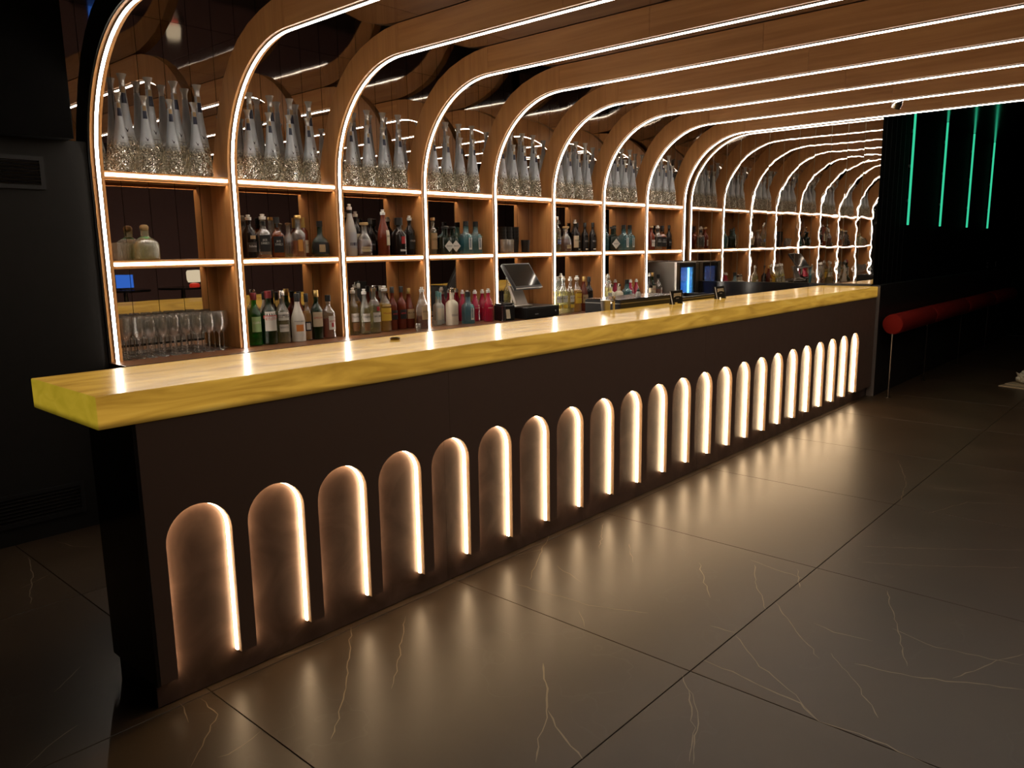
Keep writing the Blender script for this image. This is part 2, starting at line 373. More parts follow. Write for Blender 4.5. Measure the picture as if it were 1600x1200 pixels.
# seams: front panel split in sheets, joints fall on a niche centre
cuts = [0.0, NX+4*NP, NX+12*NP, NX+20*NP, XE]
def arch_sheet(xa, xb, z0, z1):
    """sheet with arched cut-outs open at the foot; a cut may fall on a niche centre"""
    P = [(xa, z1), (xb, z1)]
    cs = [NX+NP*i for i in range(23)]
    right_half = any(abs(c-xb) < 1e-6 for c in cs); left_half = any(abs(c-xa) < 1e-6 for c in cs)
    N = 14
    if right_half:
        P += [(xb, NZ+NR)] + [(xb-NR*math.sin(PI/2*k/N), NZ+NR*math.cos(PI/2*k/N)) for k in range(1, N+1)] + [(xb-NR, z0)]
    else: P += [(xb, z0)]
    for c in [c for c in reversed(cs) if xa+1e-6 < c < xb-1e-6]:
        P += [(c+NR, z0)] + [(c+NR*math.cos(PI*k/(2*N)), NZ+NR*math.sin(PI*k/(2*N))) for k in range(0, 2*N+1)] + [(c-NR, z0)]
    if left_half:
        P += [(xa+NR, z0)] + [(xa+NR*math.cos(PI/2*k/N), NZ+NR*math.sin(PI/2*k/N)) for k in range(0, N)] + [(xa, NZ+NR)]
    else: P += [(xa, z0)]
    return P
for a, b in zip(cuts[:-1], cuts[1:]):
    ga, gb = (a+.0006, b-.0006)
    P = [(min(max(px, ga), gb), pz) for px, pz in arch_sheet(a, b, NB, 1.041)]
    mk('front_panel', *prism_xz(P, 0, YBK), PANEL, bar)
    box('niche_backing', (ga, gb, YBK, YBK+.02, .004, 1.041), PANELIN, bar)
# led strip lining each arched niche
def arch_strip(r, y0, y1, th):
    N = 16; path = [(r, NB)] + [(r*math.cos(PI*k/N), NZ+r*math.sin(PI*k/N)) for k in range(N+1)] + [(-r, NB)]
    ri = r-th; inn = [(ri, NB)] + [(ri*math.cos(PI*k/N), NZ+ri*math.sin(PI*k/N)) for k in range(N+1)] + [(-ri, NB)]
    n = len(path); V = []
    for y in (y0, y1): V += [(x, y, z) for x, z in path] + [(x, y, z) for x, z in inn]
    F = []
    for i in range(n-1):
        F += [(i, i+1, n+i+1, n+i), (2*n+i, 3*n+i, 3*n+i+1, 2*n+i+1), (n+i, n+i+1, 3*n+i+1, 3*n+i), (i, 2*n+i, 2*n+i+1, i+1)]
    F += [(0, n, 3*n, 2*n), (n-1, 3*n-1, 4*n-1, 2*n-1)]
    return V, F
led_me = me_new('led_strip', *arch_strip(NR-.0006, .0255, .0415, .005), LED_NICHE)
lip_me = me_new('niche_lip', *arch_strip(NR-.0004, .0008, .0225, .0012), pbr('lip_lit_tan', (.42, .28, .18), .5))  # cut edge painted lighter tan, the strip's spill put into its colour
for i in range(23):
    ob('led_strip', led_me, bar, (NX+NP*i, 0, 0)); ob('niche_lip', lip_me, bar, (NX+NP*i, 0, 0))
box('side_panel', (-.012, -.0005, 0, .376, .104, 1.041), BLACKG, bar)
box('plinth', (.004, XE, YBK+.02, .366, .0, .104), BLACK, bar)
box('carcass', (0, XE, YBK+.021, .37, .104, 1.04), BLACK, bar)
# backlit onyx top
def onyx():
    mt, t, b = nt('backlit_onyx')
    tc = t.nodes.new('ShaderNodeTexCoord'); mp = t.nodes.new('ShaderNodeMapping'); mp.inputs['Scale'].default_value = (1.1, 4, 9); mp.inputs['Rotation'].default_value = (0, .25, .1)
    n = t.nodes.new('ShaderNodeTexNoise'); n.inputs['Scale'].default_value = 2; n.inputs['Detail'].default_value = 6; n.inputs['Distortion'].default_value = 1.2
    t.links.new(tc.outputs['Object'], mp.inputs[0]); t.links.new(mp.outputs[0], n.inputs['Vector'])
    cr = t.nodes.new('ShaderNodeValToRGB'); e = cr.color_ramp.elements
    e[0].position = .28; e[0].color = (.52, .25, .022, 1); e[1].position = .60; e[1].color = (.95, .51, .060, 1)
    q = cr.color_ramp.elements.new(.8); q.color = (1, .62, .12, 1)
    t.links.new(n.outputs['Fac'], cr.inputs[0])
    # backlight falloff painted into the emission near the lower edge; left end tinted greener
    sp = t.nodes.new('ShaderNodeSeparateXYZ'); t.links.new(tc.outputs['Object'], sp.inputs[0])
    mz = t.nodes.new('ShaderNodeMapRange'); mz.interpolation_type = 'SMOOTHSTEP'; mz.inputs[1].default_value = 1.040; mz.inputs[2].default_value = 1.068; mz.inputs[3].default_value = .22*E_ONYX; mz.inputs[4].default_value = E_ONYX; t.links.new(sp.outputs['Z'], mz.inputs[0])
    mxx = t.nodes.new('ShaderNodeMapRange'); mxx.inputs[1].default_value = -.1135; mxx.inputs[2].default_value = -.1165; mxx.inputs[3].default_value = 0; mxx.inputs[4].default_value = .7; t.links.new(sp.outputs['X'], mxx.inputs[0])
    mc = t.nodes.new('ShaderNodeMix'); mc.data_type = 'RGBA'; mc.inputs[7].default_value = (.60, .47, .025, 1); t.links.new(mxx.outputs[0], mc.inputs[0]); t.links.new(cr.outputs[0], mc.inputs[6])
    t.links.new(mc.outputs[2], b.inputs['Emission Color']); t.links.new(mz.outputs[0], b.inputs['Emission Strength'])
    c2 = t.nodes.new('ShaderNodeValToRGB'); c2.color_ramp.elements[0].color = (.080, .066, .050, 1); c2.color_ramp.elements[1].color = (.105, .087, .066, 1)
    t.links.new(n.outputs['Fac'], c2.inputs[0]); t.links.new(c2.outputs[0], b.inputs['Base Color'])
    b.inputs['Roughness'].default_value = .17; b.inputs['Specular IOR Level'].default_value = .08
    return mt
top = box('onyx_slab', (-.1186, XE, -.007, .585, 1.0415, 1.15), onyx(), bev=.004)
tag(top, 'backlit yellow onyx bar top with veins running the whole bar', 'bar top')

# ================================================================== ARCH RIBS
N = 22
ARC_IN = [(1.47+.7525*math.cos(PI/2*k/N), 2.0855+.7525*math.sin(PI/2*k/N)) for k in range(N+1)]       # front edge curve
ARC_OUT = [(2.4645, 2.022), (2.432, 2.09), (2.402, 2.175), (2.365, 2.30), (2.32, 2.42), (2.262, 2.55), (2.19, 2.672), (2.10, 2.775), (1.99, 2.865), (1.86, 2.932), (1.72, 2.978), (1.60, 3.004), (1.47, 3.016)]
LEDSEC = [(-.0085, -.002), (-.0085, .009), (-.005, .0135), (.005, .0135), (.0085, .009), (.0085, -.002)]
def strip_mesh(zb, y_end, LEDSEC=LEDSEC):
    """rounded led profile following the front edge, proud by 11 mm"""
    path = [(YS, zb)] + ARC_IN + [(y_end, H)]; V, F = [], []; hw = .0115
    nrm = [(-1, 0)] + [(-math.cos(PI/2*k/N), -math.sin(PI/2*k/N)) for k in range(N+1)] + [(0, -1)]
    for (yy, zz), (ny, nz) in zip(path, nrm):
        for sx, d in LEDSEC: V.append((sx, yy+ny*d, zz+nz*d))
    q = len(LEDSEC)
    for i in range(len(path)-1):
        for s in range(q): F.append((i*q+s, i*q+(s+1) % q, (i+1)*q+(s+1) % q, (i+1)*q+s))
    F += [tuple(range(q)), tuple(range(len(V)-q, len(V)))[::-1]]
    return V, F
YEND = -3.25
joints = {0: -.2, 1: .35, 2: .131, 3: .118, 4: -.227, 5: -.201, 6: -.181, 7: -.3, 8: -.5}
cache = {}
for k, xk in enumerate(AX):
    zb = ZC+.0005 if k < 8 else 1.418
    t = thing('arch_rib', '%s wooden arch rib from the left, edged with a white light strip' % ORD[k], 'arch', (xk, 0, 0), 0, 'lit wooden arches over the bar')
    def part(name, key, vf, mat, **kw):
        kk = (name, key)
        if kk not in cache: cache[kk] = me_new(name, *vf, mat)
        return ob(name, cache[kk], t)
    part('upright_board', zb, vbox(-RW, RW, YS+.0001, 2.4645, zb, 2.0205), WV)
    part('curved_board', 0, prism_yz([(YS+.0001, 2.022)] + ARC_IN + ARC_OUT[::-1], -RW, RW), WV)
    j = joints[k]
    part('beam_board', (j, 0), vbox(-RW, RW, j+.001, 1.4685, H, 3.016), WY)
    part('beam_board', (j, 1), vbox(-RW, RW, YEND, j-.001, H, 3.016), WY)
    part('led_strip', zb, strip_mesh(zb, YEND), LED_RIB)
    part('light_baffle', zb, join([strip_mesh(zb, YEND, [(s*.0088, -.001), (s*.0088, .0075), (s*.0105, .0075), (s*.0105, -.001)]) for s in (-1, 1)]), pbr('baffle_alu', (.22, .20, .18), .4, .8))  # added flanges that keep the strip's glow off the wood margins
    if k == 0:
        part('end_panel', 0, prism_yz([(YS+.004, ZC), (YS+.004, 2.022)] + [(p[0]+.003, p[1]+.003) for p in ARC_IN] + ARC_OUT[::-1] + [(2.456, ZC)], -RW-.009, -RW-.001), BLACK)
        part('end_beam_panel', 0, vbox(-RW-.009, -RW-.001, YEND, 1.468, H+.003, 3.016), BLACK)

# ================================================================== SHELVES, BACK COUNTER
bt = ['first', 'second', 'third', 'fourth', 'fifth', 'sixth', 'seventh', 'eighth']
SH_T = .022
for k in range(8):
    for zz, nm in ((Z1, 'middle'), (Z2, 'upper')):
        xa, xb = AX[k]+RW+.001, AX[k+1]-RW-.001; hw = (xb-xa)/2
        t = thing('shelf', '%s wooden shelf with lit front edge in the %s bay from the left' % (nm, bt[k]), 'shelf', ((xa+xb)/2, 0, zz), 0, 'lit shelves of the back bar')
        if ('sh', nm) not in cache:
            cache[('sh', nm)] = me_new('board', *join([vbox(-hw, hw, YS+.0175, 2.4645, -.008, SH_T), vbox(-hw, hw, YS+.006, YS+.0175, -.027, SH_T), vbox(-hw, hw, YS+.034, YS+.044, -.027, -.0075)]), WX)
            cache[('un', nm)] = me_new('under_fill', *vbox(-hw+.01, hw-.01, YS+.019, YS+.031, -.013, -.0085), FILL_IN)  # unseen strip, added between two ledges to light the bottles below
            cache[('re', nm)] = me_new('rear_fill', *vbox(-hw+.01, hw-.01, 2.449, 2.458, SH_T+.0005, SH_T+.008), FILL_REAR)  # unseen strip, added behind the bottles to brighten the upper shelf
            cache[('sl', nm)] = me_new('led_strip', *vbox(-hw+.004, hw-.004, YS+.002, YS+.006, -.009, .010), LED_SHELF)
        ob('board', cache[('sh', nm)], t); ob('led_strip', cache[('sl', nm)], t); ob('under_fill', cache[('un', nm)], t)
        if nm == 'upper': ob('rear_fill', cache[('re', nm)], t)
CX1 = 6.955
bc = thing('back_counter', 'brown wooden back counter below the bottle shelves', 'counter', (0, 0, 0))
box('worktop', (.772, CX1, 2.0, 2.4645, ZC-.04, ZC), WCOUNTER, bc, bev=.002)
wdt = (CX1-.79)/10
for i in range(10):
    d = box('cabinet_door', (.79+wdt*i+.002, .79+wdt*(i+1)-.002, 2.052, 2.07, .11, ZC-.045), PANEL, bc)
    tube_v = tube([(.79+wdt*(i+.82), 2.035, .62), (.79+wdt*(i+.82), 2.035, .76)], .005, 6)
    mk('handle', *tube_v, STEEL, d)
box('cabinet_body', (.785, CX1-.005, 2.0705, 2.455, .0, ZC-.041), BLACK, bc)
# ================================================================== BOTTLES AND GLASSES
GL_CLEAR = glass('glass_clear', (.94, .95, .93), 1.2, .10, (.82, .86, .76), .03, .10); GL_TEQ = glass('glass_tequila', (.94, .95, .86), 1.2, .30, (.90, .94, .66), .03, .12); GL_PINK = glass('glass_pink', (.90, .16, .28), .9, .45, (.80, .05, .16), .04, .05); GL_GREEN = glass('glass_green', (.10, .62, .16), .8, .12, (.05, .5, .08)); GL_DKGREEN = glass('glass_dark_green', (.04, .14, .05), .8, .3, (.02, .10, .03))
GL_BLUE = glass('glass_blue', (.35, .72, .80), .9, .30, (.22, .50, .56)); GL_AMBER = glass('glass_amber', (.75, .38, .12), .9, .10, (.5, .2, .04))
GL_WINE = glass('glass_goblet', (.97, .97, .95), 1.17, .15, (.95, .92, .84), .04, .28)
LQ_AMBER = glass('liquid_amber', (.80, .36, .08), .3, .45, (.62, .23, .04)); LQ_DARKAMB = glass('liquid_dark_amber', (.40, .12, .04), .3, .55, (.28, .07, .025))
LQ_PALE = glass('liquid_pale', (.93, .90, .62), .3, .15, (.75, .70, .40)); LQ_PINK = glass('liquid_pink', (.85, .08, .20), .3, .55, (.72, .04, .13)); LQ_YEL = glass('liquid_gold', (.95, .66, .10), .3, .5, (.85, .50, .04))
LQ_ROSE = glass('liquid_rose', (.80, .36, .26), .3, .5, (.62, .22, .14))
LB_CREAM = pbr('label_cream', (.62, .52, .36), .6); LB_WHITE = pbr('label_white', (.70, .67, .60), .55); LB_BLACK = pbr('label_black', (.015, .014, .014), .4)
LB_YEL = pbr('label_yellow', (.75, .50, .05), .5); LB_RED = pbr('label_red', (.45, .03, .03), .5); LB_GOLD = pbr('foil_gold', (.75, .52, .18), .3, 1); LB_TAN = pbr('label_tan', (.48, .34, .18), .6)
INK = pbr('ink_black', (.02, .018, .018), .6); INKW = pbr('ink_white', (.75, .73, .68), .6); INKR = pbr('ink_red', (.50, .03, .03), .6)
DKGLASS = pbr('dark_glass', (.018, .013, .011), .10); REDGLASS = pbr('red_brown_glass', (.16, .030, .014), .10); GREENBLK = pbr('black_green_glass', (.012, .020, .014), .1)
CERAM = pbr('ceramic_white', (.74, .70, .62), .3); FROST = pbr('frosted_glass', (.50, .49, .46), .4); CREAMB = pbr('cream_stone', (.60, .54, .42), .45); GREYB = pbr('grey_stone', (.42, .42, .38), .45)
CORK = pbr('cork', (.42, .27, .12), .7); CAPW = pbr('cap_clear_plastic', (.72, .70, .66), .25); CAPB = pbr('cap_black', (.02, .02, .02), .35); CAPR = pbr('cap_red', (.20, .02, .025), .35); CAPT = pbr('cap_teal', (.12, .33, .36), .4); CAPG = pbr('cap_gold', (.70, .48, .18), .3, 1)
CAPS = pbr('cap_silver', (.70, .68, .64), .2, 1)

def prof_at(prof, z):
    for (ra, za), (rb, zb) in zip(prof[:-1], prof[1:]):
        if za <= z <= zb: return ra + (rb-ra)*((z-za)/(zb-za) if zb > za else 0)
    return prof[-1][0]
def patch(prof, n, z0, z1, a0, a1, off=.0012, rows=4, cols=10):
    V, F = [], []
    for j in range(rows+1):
        z = z0+(z1-z0)*j/rows; r = prof_at(prof, z)
        for i in range(cols+1):
            t = -PI/2 + a0 + (a1-a0)*i/cols; k = supr(t, n) if n != 2 else 1
            V.append(((r*k+off)*math.cos(t), (r*k+off)*math.sin(t), z))
    c = cols+1
    for j in range(rows):
        for i in range(cols): F.append((j*c+i, j*c+i+1, (j+1)*c+i+1, (j+1)*c+i))
    return V, F
SHAPES = {
 'round': [(.90, 0), (1, .015), (1, .60), (.93, .66), (.62, .74), (.40, .79), (.36, .84), (.36, .97), (.40, .975), (.40, 1)],
 'slope': [(.92, 0), (1, .015), (1, .48), (.90, .58), (.62, .72), (.42, .82), (.36, .88), (.36, 1)],
 'slim': [(.90, 0), (1, .015), (1, .66), (.88, .71), (.52, .76), (.40, .80), (.38, 1)],
 'square': [(.93, 0), (1, .02), (1, .56), (.90, .62), (.52, .69), (.40, .73), (.38, .99), (.42, 1)],
 'squat': [(.80, 0), (1, .05), (1, .28), (.93, .42), (.70, .54), (.38, .62), (.30, .68), (.30, 1)],
 'decanter': [(.85, 0), (.97, .03), (1, .30), (.97, .45), (.80, .60), (.48, .70), (.36, .74), (.36, .95), (.42, 1)],
 'apoth': [(.94, 0), (1, .02), (1, .56), (.93, .64), (.60, .70), (.36, .73), (.34, .99), (.40, 1)],
 'tequila': [(.86, 0), (1, .05), (1, .48), (.90, .60), (.62, .70), (.33, .76), (.30, .80), (.30, .97), (.34, 1)],
}
def bottle(name, label, shape, h, r, mat, n=2, liq=None, labels=(), cap=None, capr=None, caph=.10, neck=None, flat=1):
    """one bottle: body (> nothing), liquid, label (> lettering), cap, neck_band"""
    t = thing(name, label, 'bottle'); bh = h*(1-caph*.7)
    prof = [(a*r, b*bh) for a, b in SHAPES[shape]]
    V, F = lathe(prof, 20, n); ob('body', me_new('body', [(x, y*flat, z) for x, y, z in V], F, mat, True), t)
    if liq:
        lp = [(max(.001, rr-.004), max(.006, z)) for rr, z in prof if z < liq[1]*h] ; lp.append((max(.001, prof_at(prof, liq[1]*h)-.004), liq[1]*h))
        V, F = lathe(lp, 16, n); ob('liquid', me_new('liquid', [(x, y*flat, z) for x, y, z in V], F, liq[0], True), t)
    for lb in labels:
        z0, z1, a0, a1, lm = lb[:5]
        V, F = patch(prof, n, z0*h, z1*h, a0, a1); lo = ob('label', me_new('label', [(x, y*flat, z) for x, y, z in V], F, lm, True), t)
        if len(lb) > 5 and lb[5]:
            txt, ink = lb[5], lb[6]; zc = (z0*.4+z1*.6)*h; rr = prof_at(prof, zc); am = (a0+a1)/2
            wd = min((a1-a0)*.85, 1.5)*rr
            tm = text_mesh(txt, min((z1-z0)*h*.4, .022), ink, wd)
            if n == 2:
                ob('lettering', bend(tm, rr+.0014, zc), lo, rot=(0, 0, am))
            else:
                k = supr(-PI/2+am, n); d = rr*k+.002
                ob('lettering', tm, lo, loc=(d*math.sin(am), -d*math.cos(am)*flat, zc), rot=(PI/2, 0, am))
    if neck:
        z0, z1, nm = neck; V, F = patch(prof, 2, z0*h, z1*h, -PI, PI, .0015, 2, 16); ob('neck_band', me_new('neck_band', V, F, nm, True), t)
    if cap:
        cm, style = cap; cr = capr or prof[-1][0]*1.12; z0 = bh-.004
        if style == 'screw': pr = [(cr, z0-.02), (cr, h*.995), (cr*.93, h)]
        elif style == 'cork': pr = [(cr*.9, z0), (cr*1.25, z0+.004), (cr*1.25, h-.004), (cr*1.1, h)]
        elif style == 'ball': pr = [(cr*.7, z0), (cr*1.05, z0+(h-z0)*.3), (cr*1.1, z0+(h-z0)*.6), (cr*.8, h-.003), (cr*.3, h)]
        else: pr = [(cr*1.05, z0-.012), (cr*1.1, z0+.008), (cr*.55, z0+(h-z0)*.5), (cr*.75, h-.004), (cr*.6, h)]
        V, F = lathe(pr, 14); ob('cap', me_new('cap', V, F, cm, True), t)
    return t

# --- tall frosted display bottles of the upper shelf
def frosted_display():
    mt = bpy.data.materials.new('frost_to_clear'); mt.use_nodes = True; t = mt.node_tree; t.nodes.clear()
    tc = t.nodes.new('ShaderNodeTexCoord'); sp = t.nodes.new('ShaderNodeSeparateXYZ'); t.links.new(tc.outputs['Object'], sp.inputs[0])
    vo = t.nodes.new('ShaderNodeTexVoronoi'); vo.inputs['Scale'].default_value = 75; vo.feature = 'DISTANCE_TO_EDGE'; t.links.new(tc.outputs['Object'], vo.inputs['Vector'])
    bp = t.nodes.new('ShaderNodeBump'); bp.inputs['Strength'].default_value = 1; bp.inputs['Distance'].default_value = .012; t.links.new(vo.outputs['Distance'], bp.inputs['Height'])
    df = t.nodes.new('ShaderNodeBsdfDiffuse'); df.inputs[0].default_value = (.62, .66, .71, 1)
    tl = t.nodes.new('ShaderNodeBsdfTranslucent'); tl.inputs[0].default_value = (.64, .69, .74, 1)
    g1 = t.nodes.new('ShaderNodeBsdfGlossy'); g1.inputs['Roughness'].default_value = .3; g1.inputs[0].default_value = (.8, .85, .9, 1)
    m1 = t.nodes.new('ShaderNodeMixShader'); m1.inputs[0].default_value = .45; t.links.new(df.outputs[0], m1.inputs[1]); t.links.new(tl.outputs[0], m1.inputs[2])
    m2 = t.nodes.new('ShaderNodeMixShader'); m2.inputs[0].default_value = .18; t.links.new(m1.outputs[0], m2.inputs[1]); t.links.new(g1.outputs[0], m2.inputs[2])
    tr = t.nodes.new('ShaderNodeBsdfTransparent'); tr.inputs[0].default_value = (.86, .84, .78, 1)
    g2 = t.nodes.new('ShaderNodeBsdfGlossy'); g2.inputs['Roughness'].default_value = .06; t.links.new(bp.outputs[0], g2.inputs['Normal'])
    d2 = t.nodes.new('ShaderNodeBsdfDiffuse'); v2 = t.nodes.new('ShaderNodeTexVoronoi'); v2.inputs['Scale'].default_value = 120; v2.inputs['Randomness'].default_value = 1; t.links.new(tc.outputs['Object'], v2.inputs['Vector']); sv = t.nodes.new('ShaderNodeSeparateColor'); t.links.new(v2.outputs['Color'], sv.inputs[0]); rp = t.nodes.new('ShaderNodeMapRange'); rp.inputs[1].default_value = .45; rp.inputs[2].default_value = .9; rp.inputs[3].default_value = .08; rp.inputs[4].default_value = .85; t.links.new(sv.outputs[0], rp.inputs[0]); d2.inputs[0].default_value = (.58, .53, .40, 1); t.links.new(bp.outputs[0], d2.inputs['Normal'])  # sparkle of the crackled glass painted in as random cream cells
    m3 = t.nodes.new('ShaderNodeMixShader'); m3.inputs[0].default_value = .42; t.links.new(tr.outputs[0], m3.inputs[1]); t.links.new(g2.outputs[0], m3.inputs[2])
    m4 = t.nodes.new('ShaderNodeMixShader'); t.links.new(rp.outputs[0], m4.inputs[0]); t.links.new(m3.outputs[0], m4.inputs[1]); t.links.new(d2.outputs[0], m4.inputs[2])
    mr = t.nodes.new('ShaderNodeMapRange'); mr.inputs[1].default_value = .14; mr.inputs[2].default_value = .20; t.links.new(sp.outputs['Z'], mr.inputs[0])
    m5 = t.nodes.new('ShaderNodeMixShader'); t.links.new(mr.outputs[0], m5.inputs[0]); t.links.new(m4.outputs[0], m5.inputs[1]); t.links.new(m2.outputs[0], m5.inputs[2])
    o = t.nodes.new('ShaderNodeOutputMaterial'); t.links.new(m5.outputs[0], o.inputs[0]); return mt
VP = [(.058, 0), (.064, .012), (.063, .08), (.056, .13), (.047, .18), (.038, .23), (.030, .28), (.0235, .335), (.019, .38), (.018, .405)]
vod = thing('vodka_bottle', 'x', 'bottle')
V, F = lathe(VP, 20); ob('body', me_new('body', V, F, frosted_display(), True), vod)
V, F = lathe([(.0170, .404), (.0165, .428), (.019, .438), (.0275, .457), (.0285, .460)], 16); ob('funnel_stopper', me_new('funnel_stopper', V, F, pbr('stopper_silver', (.78, .77, .74), .25, .55), True), vod)
V, F = patch(VP, 2, .325, .372, -.6, .6, .0014, 2, 6); nl = ob('neck_label', me_new('neck_label', V, F, pbr('navy_band', (.02, .025, .06), .4), True), vod)
V, F = patch(VP, 2, .373, .402, -.6, .6, .0014, 2, 6); ob('neck_seal', me_new('neck_seal', V, F, LB_TAN, True), vod)
# bird-shaped emblem: two swept wings and a body
bz = .205; emb = []
for tri in (((-.013, .012), (-.002, -.010), (.004, -.006)), ((-.004, -.010), (.003, -.014), (.010, .006), (.003, -.004))):
    emb.append(([(px, -(prof_at(VP, bz+pz)+.0016), bz+pz) for px, pz in tri], [tuple(range(len(tri)))]))
mk('emblem', *join(emb), pbr('emblem_ink', (.03, .025, .04), .5), vod)
V, F = patch(VP, 2, .166, .170, -.42, .42, .0014, 1, 8); ob('label_line', me_new('label_line', V, F, pbr('line_ink', (.16, .15, .14), .5), True), vod)
first = True
UPZ = Z2+SH_T+.0003
def put_vodka(x, y, sc, label, grp, rz):
    global first
    if first: first = False; r = vod; r.location = (x, y, UPZ); r.scale = (.98 if sc > 1 else .86,)*2+(sc,); tag(r, label, 'bottle', grp); r.rotation_euler = (0, 0, rz)
    else: dup(vod, (x, y, UPZ), rz, label, grp).scale = (.98 if sc > 1 else .86,)*2+(sc,)
rows = [('front', 2.283, .975, .170, 4, .153), ('rear', 2.381, 1.26, .245, 4, .156)]
for k in range(8):
    for nm, yy, sc, off, n, st in rows:
        grp = 'frosted vodka bottles on the upper shelf'
        for i in range(n):
            x = AX[k]+off+st*i+random.uniform(-.003, .003)
            put_vodka(x, yy+random.uniform(-.001, .001), sc,
                      '%s frosted vodka bottle, %s of four in the %s row, %s upper bay' % ('small' if sc < 1 else 'large', ORD[i], nm, bt[k]), grp,
                      random.uniform(-.25, .25)-.15)

# --- the kinds of bottles on the lower shelves, each built once and copied
A = math.radians
KIND = {}
def kind(key, desc, *a, **k): KIND[key] = (desc, a, k)
fr = (-.62, .62); sq4 = (-.66, .66); left4 = (-PI/2-.66, -PI/2+.66)
kind('jack', 'clear square whiskey bottle, black label, nearly empty', 'square', .295, .047, GL_CLEAR, n=5, liq=(LQ_AMBER, .07), labels=[(.14, .52, *sq4, LB_BLACK, "JACK\nDANIEL'S", INKW), (.14, .52, *left4, LB_BLACK, 'Tennessee', INKW)], cap=(CAPW, 'pour'), neck=(.74, .84, LB_BLACK))
kind('jackfull', 'square whiskey bottle full of amber, black label', 'square', .278, .046, GL_AMBER, n=5, liq=(LQ_AMBER, .66), labels=[(.12, .52, *sq4, LB_BLACK, "JACK\nDANIEL'S", INKW), (.12, .52, *left4, LB_BLACK, 'Tennessee', INKW)], cap=(CAPB, 'screw'), neck=(.74, .84, LB_BLACK))
kind('ballan', 'dark brown whisky bottle with a white pourer', 'round', .288, .044, DKGLASS, labels=[(.14, .36, -1, 1, pbr('lb_dk', (.05, .035, .025), .5), "Ballantine's", INKW), (.44, .52, -.5, .5, LB_TAN)], cap=(CAPW, 'pour'))
kind('carafe', 'clear cut-glass decanter', 'decanter', .245, .044, GL_CLEAR, liq=(LQ_PALE, .1), cap=(CAPS, 'ball'))
kind('sqamber', 'clear square bottle with amber window label and gold cork', 'square', .290, .043, GL_CLEAR, n=5, liq=(LQ_AMBER, .40), labels=[(.14, .42, -.35, .35, pbr('lb_amber', (.60, .27, .05), .4))], cap=(CAPG, 'cork'))
kind('goldneck', 'slim red bottle with a gold foil neck and cream label', 'slim', .283, .032, REDGLASS, labels=[(.10, .42, -.9, .9, LB_CREAM, 'V.S.O.P', INK)], cap=(CAPG, 'screw'), neck=(.74, .99, LB_GOLD))
kind('squatblk', 'squat round dark bottle with oval tan label', 'squat', .255, .066, GL_DKGREEN, liq=(LQ_DARKAMB, .5), labels=[(.08, .40, -1.2, 1.2, LB_BLACK), (.13, .34, -.35, .35, LB_TAN)], cap=(CAPB, 'screw'), flat=.6)
kind('frost', 'tall frosted white vodka bottle with dark cap', 'slope', .385, .047, FROST, labels=[(.16, .46, -.8, .8, pbr('lb_ice', (.46, .47, .50), .45)), (.20, .26, -.7, .7, pbr('lb_navy', (.06, .06, .10), .5))], cap=(CAPW, 'pour'), neck=(.82, .93, LB_BLACK))
kind('creamlb', 'dark bottle with a large cream label', 'round', .335, .041, DKGLASS, labels=[(.12, .50, -1, 1, LB_CREAM, 'RESERVE', INK)], cap=(CAPW, 'pour'))
kind('rnd', 'squat clear whiskey bottle with red-amber spirit', 'decanter', .250, .058, GL_CLEAR, liq=(LQ_DARKAMB, .50), labels=[(.12, .27, -.75, .45, LB_TAN, 'BOURBON', INK)], cap=(CORK, 'cork'))
kind('dark', 'plain black wine-dark bottle', 'round', .287, .035, DKGLASS, labels=[(.14, .40, -.8, .8, LB_BLACK, 'No 5', INKW)], cap=(CAPB, 'screw'))
kind('redb', 'tall red-brown bottle with cream label and pourer', 'slope', .350, .048, REDGLASS, labels=[(.22, .55, -.15, 1.0, LB_CREAM, 'AGED 12', INK)], cap=(CAPW, 'pour'))
kind('emb', 'wide black bottle with round red emblem', 'round', .292, .060, DKGLASS, labels=[(.30, .50, -.30, .30, LB_RED), (.10, .15, -.5, .5, LB_WHITE)], cap=(CAPB, 'screw'), capr=.032, caph=.16)
kind('blkpour', 'black bottle with white pourer and silver print', 'round', .312, .043, DKGLASS, labels=[(.14, .50, -.9, .9, LB_BLACK, 'ORIGINAL', INKW)], cap=(CAPW, 'pour'))
kind('tallcream', 'tall narrow clear bottle with tan label', 'slim', .303, .036, GL_CLEAR, liq=(LQ_PALE, .6), labels=[(.14, .58, -1, 1, LB_TAN, 'EXTRA', INK)], cap=(CORK, 'cork'))
kind('diamond', 'squat dark apothecary bottle with white diamond label', 'apoth', .232, .057, GREENBLK, cap=(CAPB, 'cork'))
kind('blue', 'square pale-blue gin bottle with white arched label', 'square', .278, .050, GL_BLUE, n=5, labels=[(.12, .60, .10, .62, LB_WHITE, 'GIN', INK), (.18, .5, .22, .50, pbr('lb_slate', (.20, .24, .27), .5))], cap=(CAPB, 'screw'))
kind('teal', 'small teal-tinted bottle standing behind', 'round', .265, .038, GL_BLUE, cap=(CAPB, 'screw'))
kind('clearvod', 'tall clear vodka bottle with blue print', 'round', .342, .041, GL_CLEAR, liq=(LQ_PALE, .5), labels=[(.22, .34, -.8, .8, pbr('lb_blue', (.10, .16, .36), .5), 'VODKA', INKW)], cap=(CAPS, 'screw'))
kind('silverblk', 'black bottle with silver lettering', 'round', .292, .036, DKGLASS, labels=[(.12, .50, -.9, .9, LB_BLACK, 'MEZCAL', INKW), (.05, .09, -.5, .5, LB_WHITE)], cap=(CAPB, 'screw'))
kind('brn', 'small brown whiskey bottle with white label', 'round', .272, .046, REDGLASS, labels=[(.14, .42, -.6, .6, LB_WHITE, 'RYE', INK)], cap=(CORK, 'cork'))
